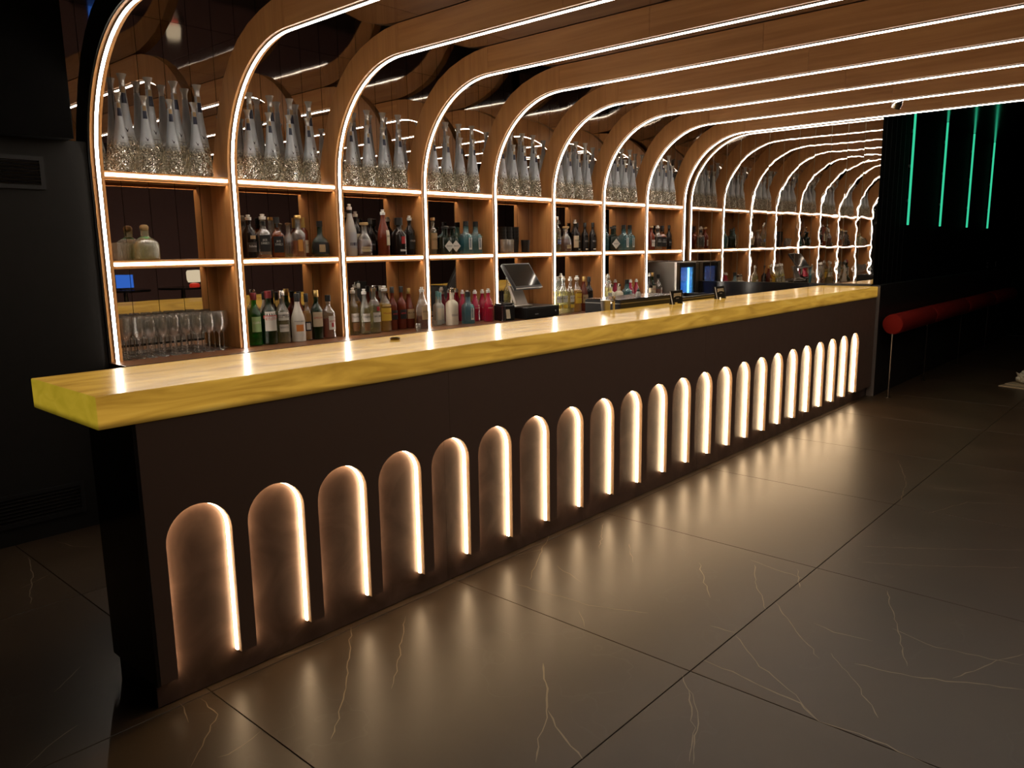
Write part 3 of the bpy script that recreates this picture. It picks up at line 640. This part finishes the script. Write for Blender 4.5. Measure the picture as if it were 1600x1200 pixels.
kind('tequila', 'round clear tequila bottle with wooden ball stopper', 'tequila', .215, .076, GL_TEQ, n=3, liq=(LQ_PALE, .42), cap=(CORK, 'ball'), capr=.024, caph=.22, neck=(.60, .66, pbr('ribbon_green', (.08, .22, .06), .6)))
kind('grgin', 'bright green glass gin bottle with pale label', 'round', .360, .047, GL_GREEN, labels=[(.26, .55, -.7, .7, pbr('lb_green', (.32, .50, .22), .5), 'GIN', INKW)], cap=(CAPR, 'screw'))
kind('verm', 'dark green vermouth bottle, white label and red badge', 'round', .368, .053, GL_DKGREEN, liq=(LQ_DARKAMB, .62), labels=[(.26, .62, -.8, .8, LB_WHITE, 'ROSSO', INKR), (.49, .55, -1, 1, LB_RED, 'MARTINI', INKW)], cap=(CAPR, 'screw'))
kind('bianco', 'clear pale vermouth bottle with white label', 'round', .364, .048, GL_CLEAR, liq=(LQ_PALE, .62), labels=[(.22, .36, -.7, .7, LB_WHITE, 'BIANCO', INK), (.44, .60, -.8, .8, LB_WHITE), (.49, .55, -.9, .9, LB_BLACK, 'MARTINI', INKW)], cap=(CAPS, 'screw'))
kind('malibu', 'white coconut rum bottle with a black cap', 'slope', .340, .049, CERAM, labels=[(.12, .18, -.7, .7, LB_WHITE), (.22, .36, -.55, .55, pbr('lb_sun', (.70, .25, .05), .5)), (.38, .46, -.9, .9, CERAM, 'MALIBU', INK)], cap=(CAPB, 'screw'), caph=.14)
kind('yellow', 'slim bottle of bright yellow liqueur, round dark badge', 'round', .336, .034, GL_CLEAR, liq=(LQ_YEL, .62), labels=[(.20, .40, -.7, .7, LB_BLACK), (.23, .37, -.45, .45, LB_WHITE)], cap=(CAPB, 'screw'), caph=.16)
kind('jameson', 'green glass whiskey bottle with cream label', 'round', .355, .044, GL_DKGREEN, liq=(LQ_DARKAMB, .6), labels=[(.26, .56, -.9, .9, LB_CREAM, 'JAMESON', INKR)], cap=(CAPG, 'screw'))
kind('rose', 'clear bottle of rose-amber spirit with white label', 'round', .315, .048, GL_CLEAR, liq=(LQ_ROSE, .45), labels=[(.20, .52, -.3, .9, LB_WHITE, 'APERITIVO', INKR), (.26, .36, .1, .5, LB_RED)], cap=(CAPB, 'screw'))
kind('whitelb', 'dark bottle wrapped in a white neck band', 'round', .312, .032, DKGLASS, labels=[(.15, .5, -1, 1, LB_WHITE)], neck=(.82, .97, LB_WHITE), cap=(LB_WHITE, 'screw'))
kind('teq', 'clear tequila bottle with brown and white label', 'round', .355, .041, GL_CLEAR, liq=(LQ_PALE, .6), labels=[(.28, .46, -.9, .9, LB_WHITE, 'TEQUILA', INK), (.08, .26, -.7, .7, pbr('lb_brown', (.20, .10, .04), .5))], cap=(CAPW, 'pour'))
kind('bacardi', 'clear white-rum bottle with red badge', 'round', .365, .048, GL_CLEAR, liq=(LQ_PALE, .6), labels=[(.24, .44, -.9, .9, LB_WHITE, 'BACARDI', INK), (.47, .56, -.3, .3, LB_RED)], cap=(CAPS, 'pour'))
kind('havana', 'golden rum bottle with wide yellow label', 'round', .358, .050, GL_CLEAR, liq=(LQ_YEL, .62), labels=[(.24, .52, -1.1, 1.1, LB_YEL, 'Havana', INKR), (.55, .60, -.9, .9, LB_GOLD)], cap=(CAPW, 'pour'))
kind('darkred', 'dark red liqueur bottle with black label', 'round', .344, .039, REDGLASS, labels=[(.24, .46, -.9, .9, LB_BLACK, 'AMARO', INKR)], cap=(CAPB, 'screw'))
kind('redtan', 'red-brown rum bottle with tan label', 'slope', .326, .044, REDGLASS, labels=[(.24, .48, -.9, .9, LB_TAN, 'RUM', INK)], cap=(CAPG, 'screw'))
kind('tanclear', 'clear amber rum bottle with oval tan label', 'slope', .335, .050, GL_CLEAR, liq=(LQ_DARKAMB, .3), labels=[(.22, .54, -.7, .7, LB_TAN, 'SPICED', INK)], cap=(CAPW, 'pour'))
kind('greystone', 'slim pale stoneware bottle with teal cap', 'slim', .285, .033, GREYB, n=4, labels=[(.15, .5, -.5, .5, CREAMB)], cap=(CAPT, 'screw'), caph=.22)
kind('creamst', 'cream stoneware bottle with silver stopper', 'apoth', .313, .054, CREAMB, labels=[(.24, .30, -.6, .6, pbr('lb_grey', (.34, .30, .24), .6), 'LONDON', CREAMB)], cap=(CAPS, 'pour'))
kind('pink', 'pink gin bottle full to the neck', 'slope', .276, .044, GL_PINK, liq=(LQ_PINK, .90), labels=[(.36, .46, -.6, .6, LQ_PINK, 'PINK', INKW)], cap=(CAPW, 'pour'))
kind('whitest', 'small white stoneware bottle', 'apoth', .243, .050, CREAMB, cap=(CAPS, 'pour'))
kind('midlabel', 'clear rum bottle with white and yellow labels', 'round', .360, .042, GL_CLEAR, liq=(LQ_PALE, .6), labels=[(.30, .48, -.9, .9, LB_WHITE, 'RUM', INK), (.14, .24, -.8, .8, LB_YEL)], cap=(CAPW, 'pour'))
MZ, BZ = Z1+SH_T+.0003, ZC+.0003
SH, BC = 'on %s middle shelf', 'on %s back-counter bay'
used = {}
def put(key, x, y, where, bay, rz=None, sc=1.0, extra=''):
    desc, a, k = KIND[key]
    z = MZ if where == 'm' else BZ
    loc = (x, y, z); rz = random.uniform(-.3, .15) if rz is None else rz
    lab = desc + (' ' + extra if extra else '') + (' ' + ((SH if where == 'm' else BC) % bt[bay]))
    grp = 'bottles on the middle shelf' if where == 'm' else 'bottles on the back counter'
    if key not in used:
        r = bottle('bottle', lab, *a, **k); used[key] = r; r.location = loc; r.rotation_euler = (0, 0, rz); r['group'] = grp
        if sc != 1: r.scale = (sc,)*3
        if key == 'diamond':
            d = .0565; mk('diamond_label', [(-.050, 0, 0), (0, 0, -.050), (.050, 0, 0), (0, 0, .050), (-.042, -.0006, 0), (0, -.0006, -.042), (.042, -.0006, 0), (0, -.0006, .042)],
                          [(0, 1, 5, 4), (1, 2, 6, 5), (2, 3, 7, 6), (3, 0, 4, 7), (4, 5, 6, 7)], LB_WHITE, r, loc=(0, -d-.0015, .066))
            ob('lettering', text_mesh("HENDRICK'S", .016, INK, .058), r.children[-1], (0, -.001, 0), (PI/2, 0, 0))
    else: dup(used[key], loc, rz, lab, grp, sc)
# middle shelf, bay by bay
for a in [
 ('tequila', 1.096, 2.345, 'm', 0, -.2),
 ('ballan', 1.790, 2.33, 'm', 1), ('jack', 1.897, 2.33, 'm', 1, -.35), ('jackfull', 2.012, 2.345, 'm', 1, -.35), ('carafe', 2.143, 2.408, 'm', 1), ('sqamber', 2.149, 2.29, 'm', 1, -.3), ('goldneck', 2.268, 2.405, 'm', 1), ('squatblk', 2.340, 2.305, 'm', 1, -.25),
 ('frost', 2.630, 2.33, 'm', 2), ('creamlb', 2.742, 2.408, 'm', 2), ('rnd', 2.728, 2.29, 'm', 2), ('dark', 2.878, 2.405, 'm', 2), ('redb', 2.915, 2.29, 'm', 2), ('emb', 3.080, 2.30, 'm', 2), ('blkpour', 3.218, 2.33, 'm', 2),
 ('tallcream', 3.500, 2.36, 'm', 3), ('diamond', 3.586, 2.303, 'm', 3, -.1, 1, 'at left'), ('diamond', 3.722, 2.36, 'm', 3, -.15, 1, 'at right'), ('blue', 3.862, 2.33, 'm', 3, -.35, 1, 'at left'), ('blue', 4.003, 2.35, 'm', 3, -.35, 1, 'at right'),
 ('clearvod', 5.135, 2.33, 'm', 5), ('rnd', 5.290, 2.34, 'm', 5), ('creamlb', 5.47, 2.36, 'm', 5, None, .95), ('silverblk', 5.572, 2.41, 'm', 5, None, 1, 'at left'), ('silverblk', 5.640, 2.36, 'm', 5, None, 1, 'in the middle'), ('silverblk', 5.708, 2.31, 'm', 5, None, 1, 'at right'),
 ('teal', 6.010, 2.36, 'm', 6, None, 1.05), ('diamond', 6.118, 2.34, 'm', 6, -.3, 1.1), ('blue', 6.330, 2.34, 'm', 6, -.35, 1, 'at left'), ('blue', 6.480, 2.36, 'm', 6, -.35, 1, 'at right'),
 ('brn', 6.880, 2.33, 'm', 7), ('jack', 7.005, 2.32, 'm', 7, -.4, .95), ('jackfull', 7.140, 2.34, 'm', 7, -.4), ('dark', 7.330, 2.36, 'm', 7),
 # back counter, bay by bay
 ('grgin', 1.770, 2.30, 'b', 1), ('verm', 1.866, 2.275, 'b', 1, -.3), ('bianco', 1.968, 2.27, 'b', 1, -.35), ('dark', 2.045, 2.40, 'b', 1, None, 1.25), ('malibu', 2.078, 2.25, 'b', 1, -.3), ('yellow', 2.166, 2.27, 'b', 1, -.3), ('darkred', 2.205, 2.42, 'b', 1), ('jameson', 2.250, 2.27, 'b', 1, -.35), ('rose', 2.345, 2.26, 'b', 1, -.3),
 ('teq', 2.585, 2.28, 'b', 2, None, 1, 'at far left'), ('teq', 2.660, 2.24, 'b', 2, None, .97, 'second from left'), ('bacardi', 2.760, 2.25, 'b', 2), ('havana', 2.885, 2.275, 'b', 2), ('darkred', 2.992, 2.31, 'b', 2, None, 1, 'at left'), ('darkred', 3.086, 2.31, 'b', 2, None, 1, 'at right'), ('redtan', 3.172, 2.32, 'b', 2), ('tanclear', 3.211, 2.20, 'b', 2),
 ('greystone', 3.480, 2.31, 'b', 3, -.2, 1, 'at left'), ('greystone', 3.560, 2.36, 'b', 3, -.2, .95, 'at right'), ('creamst', 3.560, 2.215, 'b', 3, -.2), ('pink', 3.745, 2.400, 'b', 3, None, 1, 'left of the blue bottle'), ('blue', 3.722, 2.185, 'b', 3, -.35, .98), ('pink', 3.830, 2.300, 'b', 3, None, 1, 'right of the blue bottle'), ('pink', 3.925, 2.300, 'b', 3, None, 1, 'third from left'), ('pink', 4.020, 2.300, 'b', 3, None, 1, 'at the rear right'), ('pink', 3.868, 2.400, 'b', 3, None, 1, 'in the middle rear'), ('pink', 3.955, 2.165, 'b', 3, -.3, 1.05, 'in front at far right'),
 ('midlabel', 4.905, 2.14, 'b', 5, None, 1, 'at left'), ('midlabel', 4.995, 2.14, 'b', 5, None, 1, 'second from left'), ('midlabel', 5.090, 2.13, 'b', 5, None, .98, 'third from left'), ('havana', 5.210, 2.14, 'b', 5), ('redtan', 5.325, 2.14, 'b', 5, None, 1.06), ('silverblk', 5.440, 2.16, 'b', 5, None, 1.16),
 ('teq', 5.765, 2.15, 'b', 6), ('whitest', 5.965, 2.25, 'b', 6, None, 1, 'at left'), ('whitest', 6.085, 2.23, 'b', 6, None, 1, 'at right'), ('blue', 6.225, 2.22, 'b', 6, -.3), ('pink', 6.160, 2.405, 'b', 6, None, 1, 'at far left'), ('pink', 6.270, 2.405, 'b', 6, None, 1, 'second from left'), ('pink', 6.370, 2.27, 'b', 6, None, 1, 'third from left'), ('pink', 6.490, 2.27, 'b', 6, None, 1, 'at right'),
 ('jameson', 6.795, 2.25, 'b', 7, None, .95), ('creamlb', 6.695, 2.23, 'b', 7), ('rose', 6.890, 2.23, 'b', 7),
]: put(*a)

# glassware
def goblet():
    t = thing('wine_glass', 'x', 'glass')
    pr = [(.031, 0), (.030, .003), (.006, .008), (.0035, .015), (.0032, .105), (.008, .115), (.026, .135), (.035, .165), (.036, .19), (.031, .25), (.0302, .25), (.035, .19), (.0338, .166), (.025, .138), (.004, .119)]
    V, F = lathe([p for p in pr if p[1] <= .106 and pr.index(p) < 5], 12); ob('foot_and_stem', me_new('foot_and_stem', V, F, GL_WINE, True), t)
    V, F = lathe([(.0034, .1062)] + pr[5:], 16); ob('bowl', me_new('bowl', V, F, GL_WINE, True), t)
    return t
gob = goblet(); firstg = True
for j, (yy, nn) in enumerate([(2.268, 9), (2.343, 9), (2.418, 9)]):
    for i in range(nn):
        x = .892 + .0745*i + (.008 if j % 2 else 0); lab = 'stemmed wine glass, %s from left in the %s row of the first bay' % (ORD[i], ['front', 'second', 'rear'][j])
        if firstg: firstg = False; gob.location = (x, yy, BZ); tag(gob, lab, None, 'wine glasses on the back counter')
        else: dup(gob, (x+random.uniform(-.003, .003), yy+random.uniform(-.003, .003), BZ), 0, lab, 'wine glasses on the back counter')
dup(gob, (1.562, 2.352, BZ), 0, 'stemmed wine glass standing alone at right beside the second arch', 'wine glasses on the back counter')
def tumbler(name, label, r, h, mat, cut=0, taper=.9):
    t = thing(name, label, 'glass'); seg = 24
    V, F = lathe([(r*taper*.95, 0), (r*taper, .004), (r, h), (r*.94, h), (r*taper*.88, .014)], seg)
    if cut: V = [((x*(1+cut*(1 if (i % seg) % 2 else -1)*(1 if .1*h < z < .72*h else 0)), y*(1+cut*(1 if (i % seg) % 2 else -1)), z)) for i, (x, y, z) in enumerate(V)]
    ob('cup', me_new('cup', V, F, mat, not cut), t); return t
t = tumbler('crystal_tumbler', 'cut crystal tumbler at left end of the first middle shelf', .044, .105, GL_WINE, .035); t.location = (.905, 2.32, MZ)
t = dup(t, (.985, 2.405, MZ), .1, 'cut crystal tumbler beside the tequila bottle on the first middle shelf')
t = tumbler('glass_tumbler', 'clear straight tumbler at left on the fifth middle shelf', .039, .122, GL_WINE); t.location = (4.318, 2.30, MZ)
t2 = dup(t, (4.404, 2.30, MZ), 0, 'clear straight tumbler second from left on the fifth middle shelf')
def cups(label, loc, n, h=.118, r=.040):
    t = thing('stacked_cups', label, 'cups', loc)
    for k in range(n):
        V, F = lathe([(r*.74, 0), (r*.76, .003), (r*.98, h-.004), (r*1.06, h-.002), (r*1.06, h), (r*.92, h), (r*.7, .006)], 18)
        ob('cup', me_new('cup', V, F, PLASTIC, True), t, (0, 0, k*.030))
cups('tall stack of black cups at left rear of the fifth middle shelf', (4.415, 2.405, MZ), 5)
cups('tall stack of black cups in the middle rear of the fifth middle shelf', (4.502, 2.408, MZ), 5)
cups('tall stack of black cups at right rear of the fifth middle shelf', (4.590, 2.405, MZ), 5)
t = tumbler('black_tumbler', 'single black tumbler at the right of the cup stacks', .044, .116, PLASTIC, 0, .82); t.location = (4.672, 2.345, MZ)
t = tumbler('shot_glass', 'small clear shot glass on the edge of the back counter', .024, .062, GL_WINE, 0, .75); t.location = (3.03, 2.05, BZ)
t = tumbler('shot_glass', 'small clear shot glass beside the fourth arch on the counter', .020, .048, GL_WINE, 0, .8); t.location = (3.415, 2.27, BZ)

# ================================================================== TILL, BAR TOP BITS, FRIDGE
t = thing('cash_drawer', 'low black cash drawer under the till screen', 'cash drawer', (4.52, 2.0, BZ))
box('case', (-.232, .232, .0, .38, .004, .104), PLASTIC, t, .003)
fr_ = box('drawer_front', (-.222, .222, -.005, .0, .014, .088), PLASTIC, t, .002)
V, F = lathe([(.011, 0), (.011, .006), (.006, .007)], 14); mk('lock', V, F, CHROME, fr_, loc=(.165, -.005, .055), rot=(PI/2, 0, 0))
box('badge', (-.125, -.08, -.0062, -.005, .036, .044), pbr('badge_grey', (.35, .34, .33), .4), fr_)
t = thing('till_screen', 'tilted touch-screen till on a grey stand over the cash drawer', 'till', (4.33, 2.10, BZ+.1045))
box('stand_base', (-.10, .13, -.02, .17, 0, .018), STEEL, t, .003)
mk('stand_neck', *prism_yz([(.00, .018), (.03, .018), (.115, .19), (.085, .19)], -.065, .09), pbr('till_grey', (.30, .26, .22), .35, .3), t)
sc_ = thing  # keep helper name free
ang = A(-36)
bd = box('screen_body', (-.195, .195, -.016, .016, -.135, .135), PLASTIC, t, .004, loc=(.02, .015, .275), rot=(ang, 0, .05))
box('screen_glass', (-.18, .18, -.0175, -.0162, -.108, .122), pbr('screen_gloss', (.035, .032, .028), .06), bd)
box('screen_edge', (-.197, .197, -.0172, -.015, -.137, -.1315), STEEL, bd)
t = thing('receipt_printer', 'black receipt printer with a curl of paper left of the till', 'printer', (4.112, 2.095, BZ), -.05)
box('body', (-.05, .07, -.04, .11, 0, .135), PLASTIC, t, .008); box('lid', (-.045, .065, -.02, .10, .1355, .15), BLACKG, t, .004)
mk('paper', *prism_yz([(-.0405, .10), (-.043, .10), (-.055, .02), (-.051, .02)], -.045, .0), LB_CREAM, t)
box('aerial', (.005, .010, .06, .065, .15, .27), PLASTIC, t)
t = thing('bill_spike', 'slim metal bill spike on round foot in front of the printer', 'bill spike', (4.03, 2.065, BZ))
V, F = lathe([(.034, 0), (.034, .003), (.004, .007), (.002, .012), (.002, .14), (.0005, .15)], 16); mk('spike', V, F, CHROME, t)
t = thing('brass_ring', 'small round brass ring lying on the onyx bar top', 'ring', (1.455, .427, 1.1504))
V, F = lathe([(.022, 0), (.025, .003), (.026, .011), (.022, .011), (.020, .004)], 20); mk('rim', V, F, pbr('old_brass', (.16, .11, .05), .3, 1), t)
V, F = lathe([(.0195, .0035), (.017, .006)], 16); mk('inset', V, F, DARKMET, t)
# black signs with pale block emblem standing on the bar top
def sign(loc, rz, tilt, label):
    t = thing('table_sign', label, 'sign', loc, rz); h = .090; w2 = .078
    b = box('board', (-w2, w2, -.010, .010, .0, h), pbr('sign_black', (.008, .0075, .007), .75, 0, .2), t, .003, loc=(0, 0, .014), rot=(tilt, 0, 0))
    vs = []
    n = 6
    for i in range(n):                         # six block letters whose feet follow an arch
        xa = -.056+.112*i/n; xb = xa+.112/n-.0022; xm = (xa+xb)/2
        def foot(x): return .033 + .016*math.sqrt(max(0, 1-(x/.060)**2))
        vs.append(prism_xz([(xa, .070), (xb, .070), (xb, foot(xb)), (xm, foot(xm)), (xa, foot(xa))], -.0112, -.0100))
        gap = xa+(xb-xa)*.45
    mk('emblem', *join(vs), LB_CREAM, b)
    hl = []
    for i in range(n):
        xm = -.056+.112*(i+.5)/n; hl.append(vbox(xm-.0025, xm+.0025, -.0117, -.0112, .053+(i % 2)*.004, .063))
    mk('emblem_counter', *join(hl), PLASTIC, b)
    mk('emblem_bar', *vbox(-.020, .020, -.0112, -.0100, .027, .033), pbr('sign_grey', (.30, .28, .24), .5), b)
    for s in (-1, 1): box('foot', (s*.06-.008, s*.06+.008, -.02, .02, 0, .014), PLASTIC, t)
    mk('easel_leg', *prism_yz([(-.02, 0), (-.014, 0), (.010, .10), (.005, .10)], -w2-.006, -w2-.002), CAPW, t)
sign((4.30, .49, 1.1504), .0, 0, 'black table sign with pale block emblem, nearer one on the bar')
sign((5.02, .49, 1.1504), .0, A(-10), 'black table sign with pale block emblem, farther one on the bar')
# service side of the bar
t = thing('ice_well', 'long black ice well with steel rim behind the bar top', 'ice well', (0, 0, 0))
box('bench', (.3, L-.05, .60, 1.0, .86, .90), STEEL, t); box('bench_body', (.3, L-.05, .62, .98, .0, .8595), BLACK, t)
mk('bin', *join([vbox(3.76, 4.62, .64, .66, .9005, 1.200), vbox(3.76, 4.62, .94, .96, .9005, 1.200), vbox(3.76, 3.78, .66, .94, .9005, 1.200), vbox(4.60, 4.62, .66, .94, .9005, 1.200), vbox(3.78, 4.60, .66, .94, .9005, .92)]), PLASTIC, t)
mk('rim', *join([vbox(3.765, 4.615, .636, .6398, 1.176, 1.181), vbox(3.755, 3.7595, .64, .96, 1.176, 1.181)]), STEEL, t)
box('lid', (3.765, 4.615, .645, .955, 1.2005, 1.208), BLACKG, t, .002)
mk('tray', *join([vbox(4.66, 5.25, .64, .66, .9005, 1.178), vbox(4.66, 5.25, .94, .96, .9005, 1.178), vbox(4.66, 4.68, .66, .94, .9005, 1.178), vbox(5.23, 5.25, .66, .94, .9005, 1.178)]), PLASTIC, t)
mk('tray_rim', *vbox(4.655, 5.255, .634, .6395, 1.160, 1.1645), STEEL, t)
t = thing('beer_tap', 'chrome tap post with curved spout beside the ice well', 'tap', (3.715, .67, .9005))
V, F = lathe([(.02, 0), (.02, .01), (.011, .015), (.011, .325), (.013, .335)], 14); mk('post', V, F, CHROME, t)
mk('spout', *tube([(-.01, 0, .285), (-.04, -.005, .30), (-.065, -.01, .285), (-.07, -.01, .24)], .009), CHROME, t)
t = thing('steel_jug', 'small bright steel jug left of the chrome tap', 'jug', (3.60, .66, .9005))
V, F = lathe([(.035, 0), (.035, .12), (.028, .22), (.036, .30), (.038, .315), (.034, .315)], 18); mk('body', V, F, STEEL, t)
for x, lab in ((4.105, 'near'), (4.745, 'far')):
    t = thing('squeeze_bottle', 'slim white squeeze bottle at the %s end behind the bar top' % lab, 'squeeze bottle', (x, .71, 1.2085 if lab == 'near' else .9005))
    k = 0 if lab == 'near' else .265
    V, F = lathe([(.018, 0), (.020, .004), (.020, .03+k), (.012, .042+k), (.008, .046+k)], 14); mk('body', V, F, CAPW, t, True)
    V, F = lathe([(.0115, .0425+k), (.0115, .054+k), (.004, .062+k), (.003, .074+k)], 12); mk('nozzle', V, F, CAPB, t)
# fridge by the end mirror
FA, FB, FY, FH = 6.985, L-.008, 2.045, 1.404
t = thing('bottle_fridge', 'steel bottle fridge with blue-lit glass door beside the end mirror', 'fridge', ((FA+FB)/2, FY, 0)); hw = (FB-FA)/2
sb = pbr('fridge_side', (.15, .135, .115), .5, .3)
mk('cabinet', *join([vbox(-hw, -hw+.03, .03, .405, .06, FH), vbox(hw-.03, hw, .03, .405, .06, FH), vbox(-hw+.03, hw-.03, .03, .405, FH-.04, FH), vbox(-hw+.03, hw-.03, .03, .405, .06, .10), vbox(-hw+.03, hw-.03, .385, .405, .10, FH-.04)]), sb, t)
box('top_edge', (-hw, hw, .028, .0298, FH-.012, FH), STEEL, t); box('base_plinth', (-hw+.01, hw-.01, .05, .40, 0, .0595), BLACK, t)
mk('door_frame', *join([vbox(-hw, -hw+.065, .0, .0275, .07, FH), vbox(hw-.075, hw, 0, .0275, .07, FH)]), STEEL, t)
dr = mk('door', *join([vbox(-hw+.0655, -hw+.105, .002, .0275, .07, FH-.012), vbox(hw-.125, hw-.0755, .002, .0275, .07, FH-.012), vbox(-hw+.105, hw-.125, .002, .0275, FH-.06, FH-.012), vbox(-hw+.105, hw-.125, .002, .0275, .07, .14)]), pbr('door_black', (.02, .018, .018), .25), t)
box('pane', (-hw+.105, hw-.125, .012, .017, .14, FH-.06), GL_CLEAR, dr)
LIN = pbr('fridge_liner', (.55, .65, .80), .4)
for s in (-1, 1): box('liner', (s*(hw-.034)-.003, s*(hw-.034)+.003, .032, .384, .105, FH-.045), LIN, t)
box('light_tube', (hw-.165, hw-.150, .045, .060, .14, FH-.07), emit('fridge_tube', (.10, .50, 1.0), 32.0), t)
box('back_light', (-hw+.04, hw-.04, .368, .380, .14, FH-.07), emit('fridge_back', (.015, .13, .95), 3.5), t)
for zz in (.40, .70, 1.0, 1.17):
    sh = box('rack', (-hw+.035, hw-.17, .06, .36, zz, zz+.008), pbr('rack_blue', (.4, .5, .6), .3, .6), t)
FBM = glass('fridge_glass', (.45, .65, .95), .8, .25, (.25, .40, .85))
fb = None
for zi, zz in enumerate((.7085, 1.0085, 1.1785)):
    for i in range(4):
        sc = .55 if zz > 1.1 else .68
        lab = 'bottle of water, %s from left on the %s fridge rack' % (ORD[i], ['lowest', 'middle', 'upper'][zi]); loc = ((FA+FB)/2-.185+.075*i, FY+.14, zz+.009)
        if fb is None:
            fb = bottle('bottle', lab, 'round', .215, .031, FBM, cap=(CAPW, 'screw')); fb.location = loc; fb['group'] = 'bottles in the blue fridge'; fb.scale = (sc,)*3
        else: dup(fb, loc, 0, lab, 'bottles in the blue fridge', sc)

# ================================================================== FAR SIDE: GREEN TUBES, RED BOLSTER, DOME LAMP
for i, x in enumerate((8.46, 9.81, 11.20, 12.48)):
    t = thing('light_tube', 'green glowing wall tube, %s from left' % ORD[i], 'light', (x, .047, 1.785), 0, 'green light tubes')
    me = lathe([(.010, 0), (.012, .004), (.012, CEIL-1.785-.006), (.010, CEIL-1.785-.003)], 10, cx=0, cy_=-.034)
    mk('tube', *me, LED_GREEN, t)
    for zz in (.25, .62, .99): box('clip', (-.018, .018, -.021, -.0005, zz, zz+.03), PLASTIC, t)
RED = pbr('red_velvet', (.19, .013, .009), .85, 0, .05)
t = thing('padded_rail', 'red velvet bolster rail on thin posts along the dark wainscot', 'rail', (7.52, -.165, 0))
xx = .0
for i, ln in enumerate((1.35, 1.6, 1.6, 1.6)):
    V, F = lathe([(.02, 0), (.075, .003), (.098, .016), (.104, .045), (.104, ln-.045), (.098, ln-.016), (.075, ln-.003), (.02, ln)], 24)
    c = mk('bolster', V, F, RED, t, True, loc=(xx, 0, .765), rot=(0, PI/2, 0)); xx += ln+.004
    V, F = lathe([(.1035, 0), (.1062, .004), (.1035, .008)], 24, cap0=False, cap1=False); mk('piping', V, F, RED, c, True, loc=(0, 0, .038))
for x in (.035, 1.352, 2.958, 4.56): 
    V, F = lathe([(.03, 0), (.03, .005), (.009, .008), (.009, .668)], 10); mk('post', V, F, DARKMET, t, loc=(x, 0, 0))
for i, x in enumerate((12.9, 13.5)):
    t = thing('wall_socket', 'small square wall socket low beyond the green tubes, %s one' % ('left' if i == 0 else 'right'), 'socket', (x, .047, 1.235))
    box('plate', (-.045, .045, -.010, -.0005, -.045, .045), pbr('socket_grey', (.06, .06, .06), .3), t, .003); box('insert', (-.025, .025, -.0115, -.0101, -.025, .025), BLACKG, t)
t = thing('spot_lamp', 'small round chrome spot lamp between the last two ceiling arches', 'lamp', (6.62+.10, -.30, 0))
t.location = (6.74, -.30, CEIL-.0005)
V, F = lathe([(.045, -.012), (.05, -.008), (.05, 0)], 20); mk('rose', V, F, CHROME, t)
mk('stem', *tube([(0, 0, -.012), (0, 0, -.14)], .008), CHROME, t)
V, F = lathe([(.018, .055), (.036, .04), (.045, .0), (.043, -.045), (.036, -.047), (.034, -.02)], 20); mk('head', V, F, CHROME, t, True, loc=(0, 0, -.19), rot=(.5, -.3, 0))
t = thing('crumpled_bag', 'crumpled pale plastic bag on the floor at far right', 'bag', (9.22, -1.13, 0))
bm = bmesh.new(); bmesh.ops.create_icosphere(bm, subdivisions=3, radius=1)
rnd = random.Random(4)
for vv in bm.verts:
    k = 1+rnd.uniform(-.22, .22); vv.co = Vector((vv.co.x*.13*k, vv.co.y*.10*k, max(-.0, (vv.co.z+.8)*.075*k)))
me = bpy.data.meshes.new('bag'); bm.to_mesh(me); bm.free(); me.materials.append(pbr('bag_white', (.55, .52, .42), .4)); ob('bag', me, t, (0, 0, .024))
t = thing('cardboard_strip', 'flat strip of tan cardboard under the pale bag', 'cardboard', (9.22, -1.13, 0), -.25)
mk('sheet', *join([vbox(-.32, .30, -.14, .14, .001, .012), vbox(-.20, .30, -.13, .13, .0125, .022)]), pbr('cardboard', (.40, .32, .20), .7), t)
# across the dark room, seen only in the mirrors
t = thing('high_table', 'black high table carrying the beaded lamp, seen in the mirror', 'table', (4.55, -4.3, 0))
V, F = lathe([(.25, 0), (.25, .015), (.03, .03), (.03, 1.04), (.34, 1.045), (.35, 1.06), (.34, 1.075)], 28); mk('pedestal_and_top', V, F, BLACKG, t)
dup(t, (3.70, -4.3, 0), 0, 'black high table carrying the blue screen, seen in the mirror')
t = thing('table_lamp', 'beaded table lamp with a red foot on the far high table', 'lamp', (4.75, -4.3, 1.0755))
V, F = lathe([(.07, 0), (.075, .02), (.06, .05), (.02, .06)], 20); mk('base', V, F, pbr('lamp_red', (.5, .02, .015), .3, Emission_Color=(1, .05, .02, 1), Emission_Strength=.35), t)
V, F = lathe([(.085, .07), (.10, .11), (.10, .22), (.085, .25)], 20); mk('shade', V, F, emit('shade_glow', (1, .85, .60), .9), t)
t = thing('display_screen', 'small blue-lit screen on the far high table', 'screen', (3.70, -4.3, 1.0755), .0)
box('foot', (-.06, .06, -.05, .05, 0, .012), PLASTIC, t); box('panel', (-.13, .13, -.012, .012, .0125, .22), PLASTIC, t, .004); box('picture', (-.12, .12, .0125, .014, .025, .21), emit('screen_blue', (.05, .20, .9), .9), t)
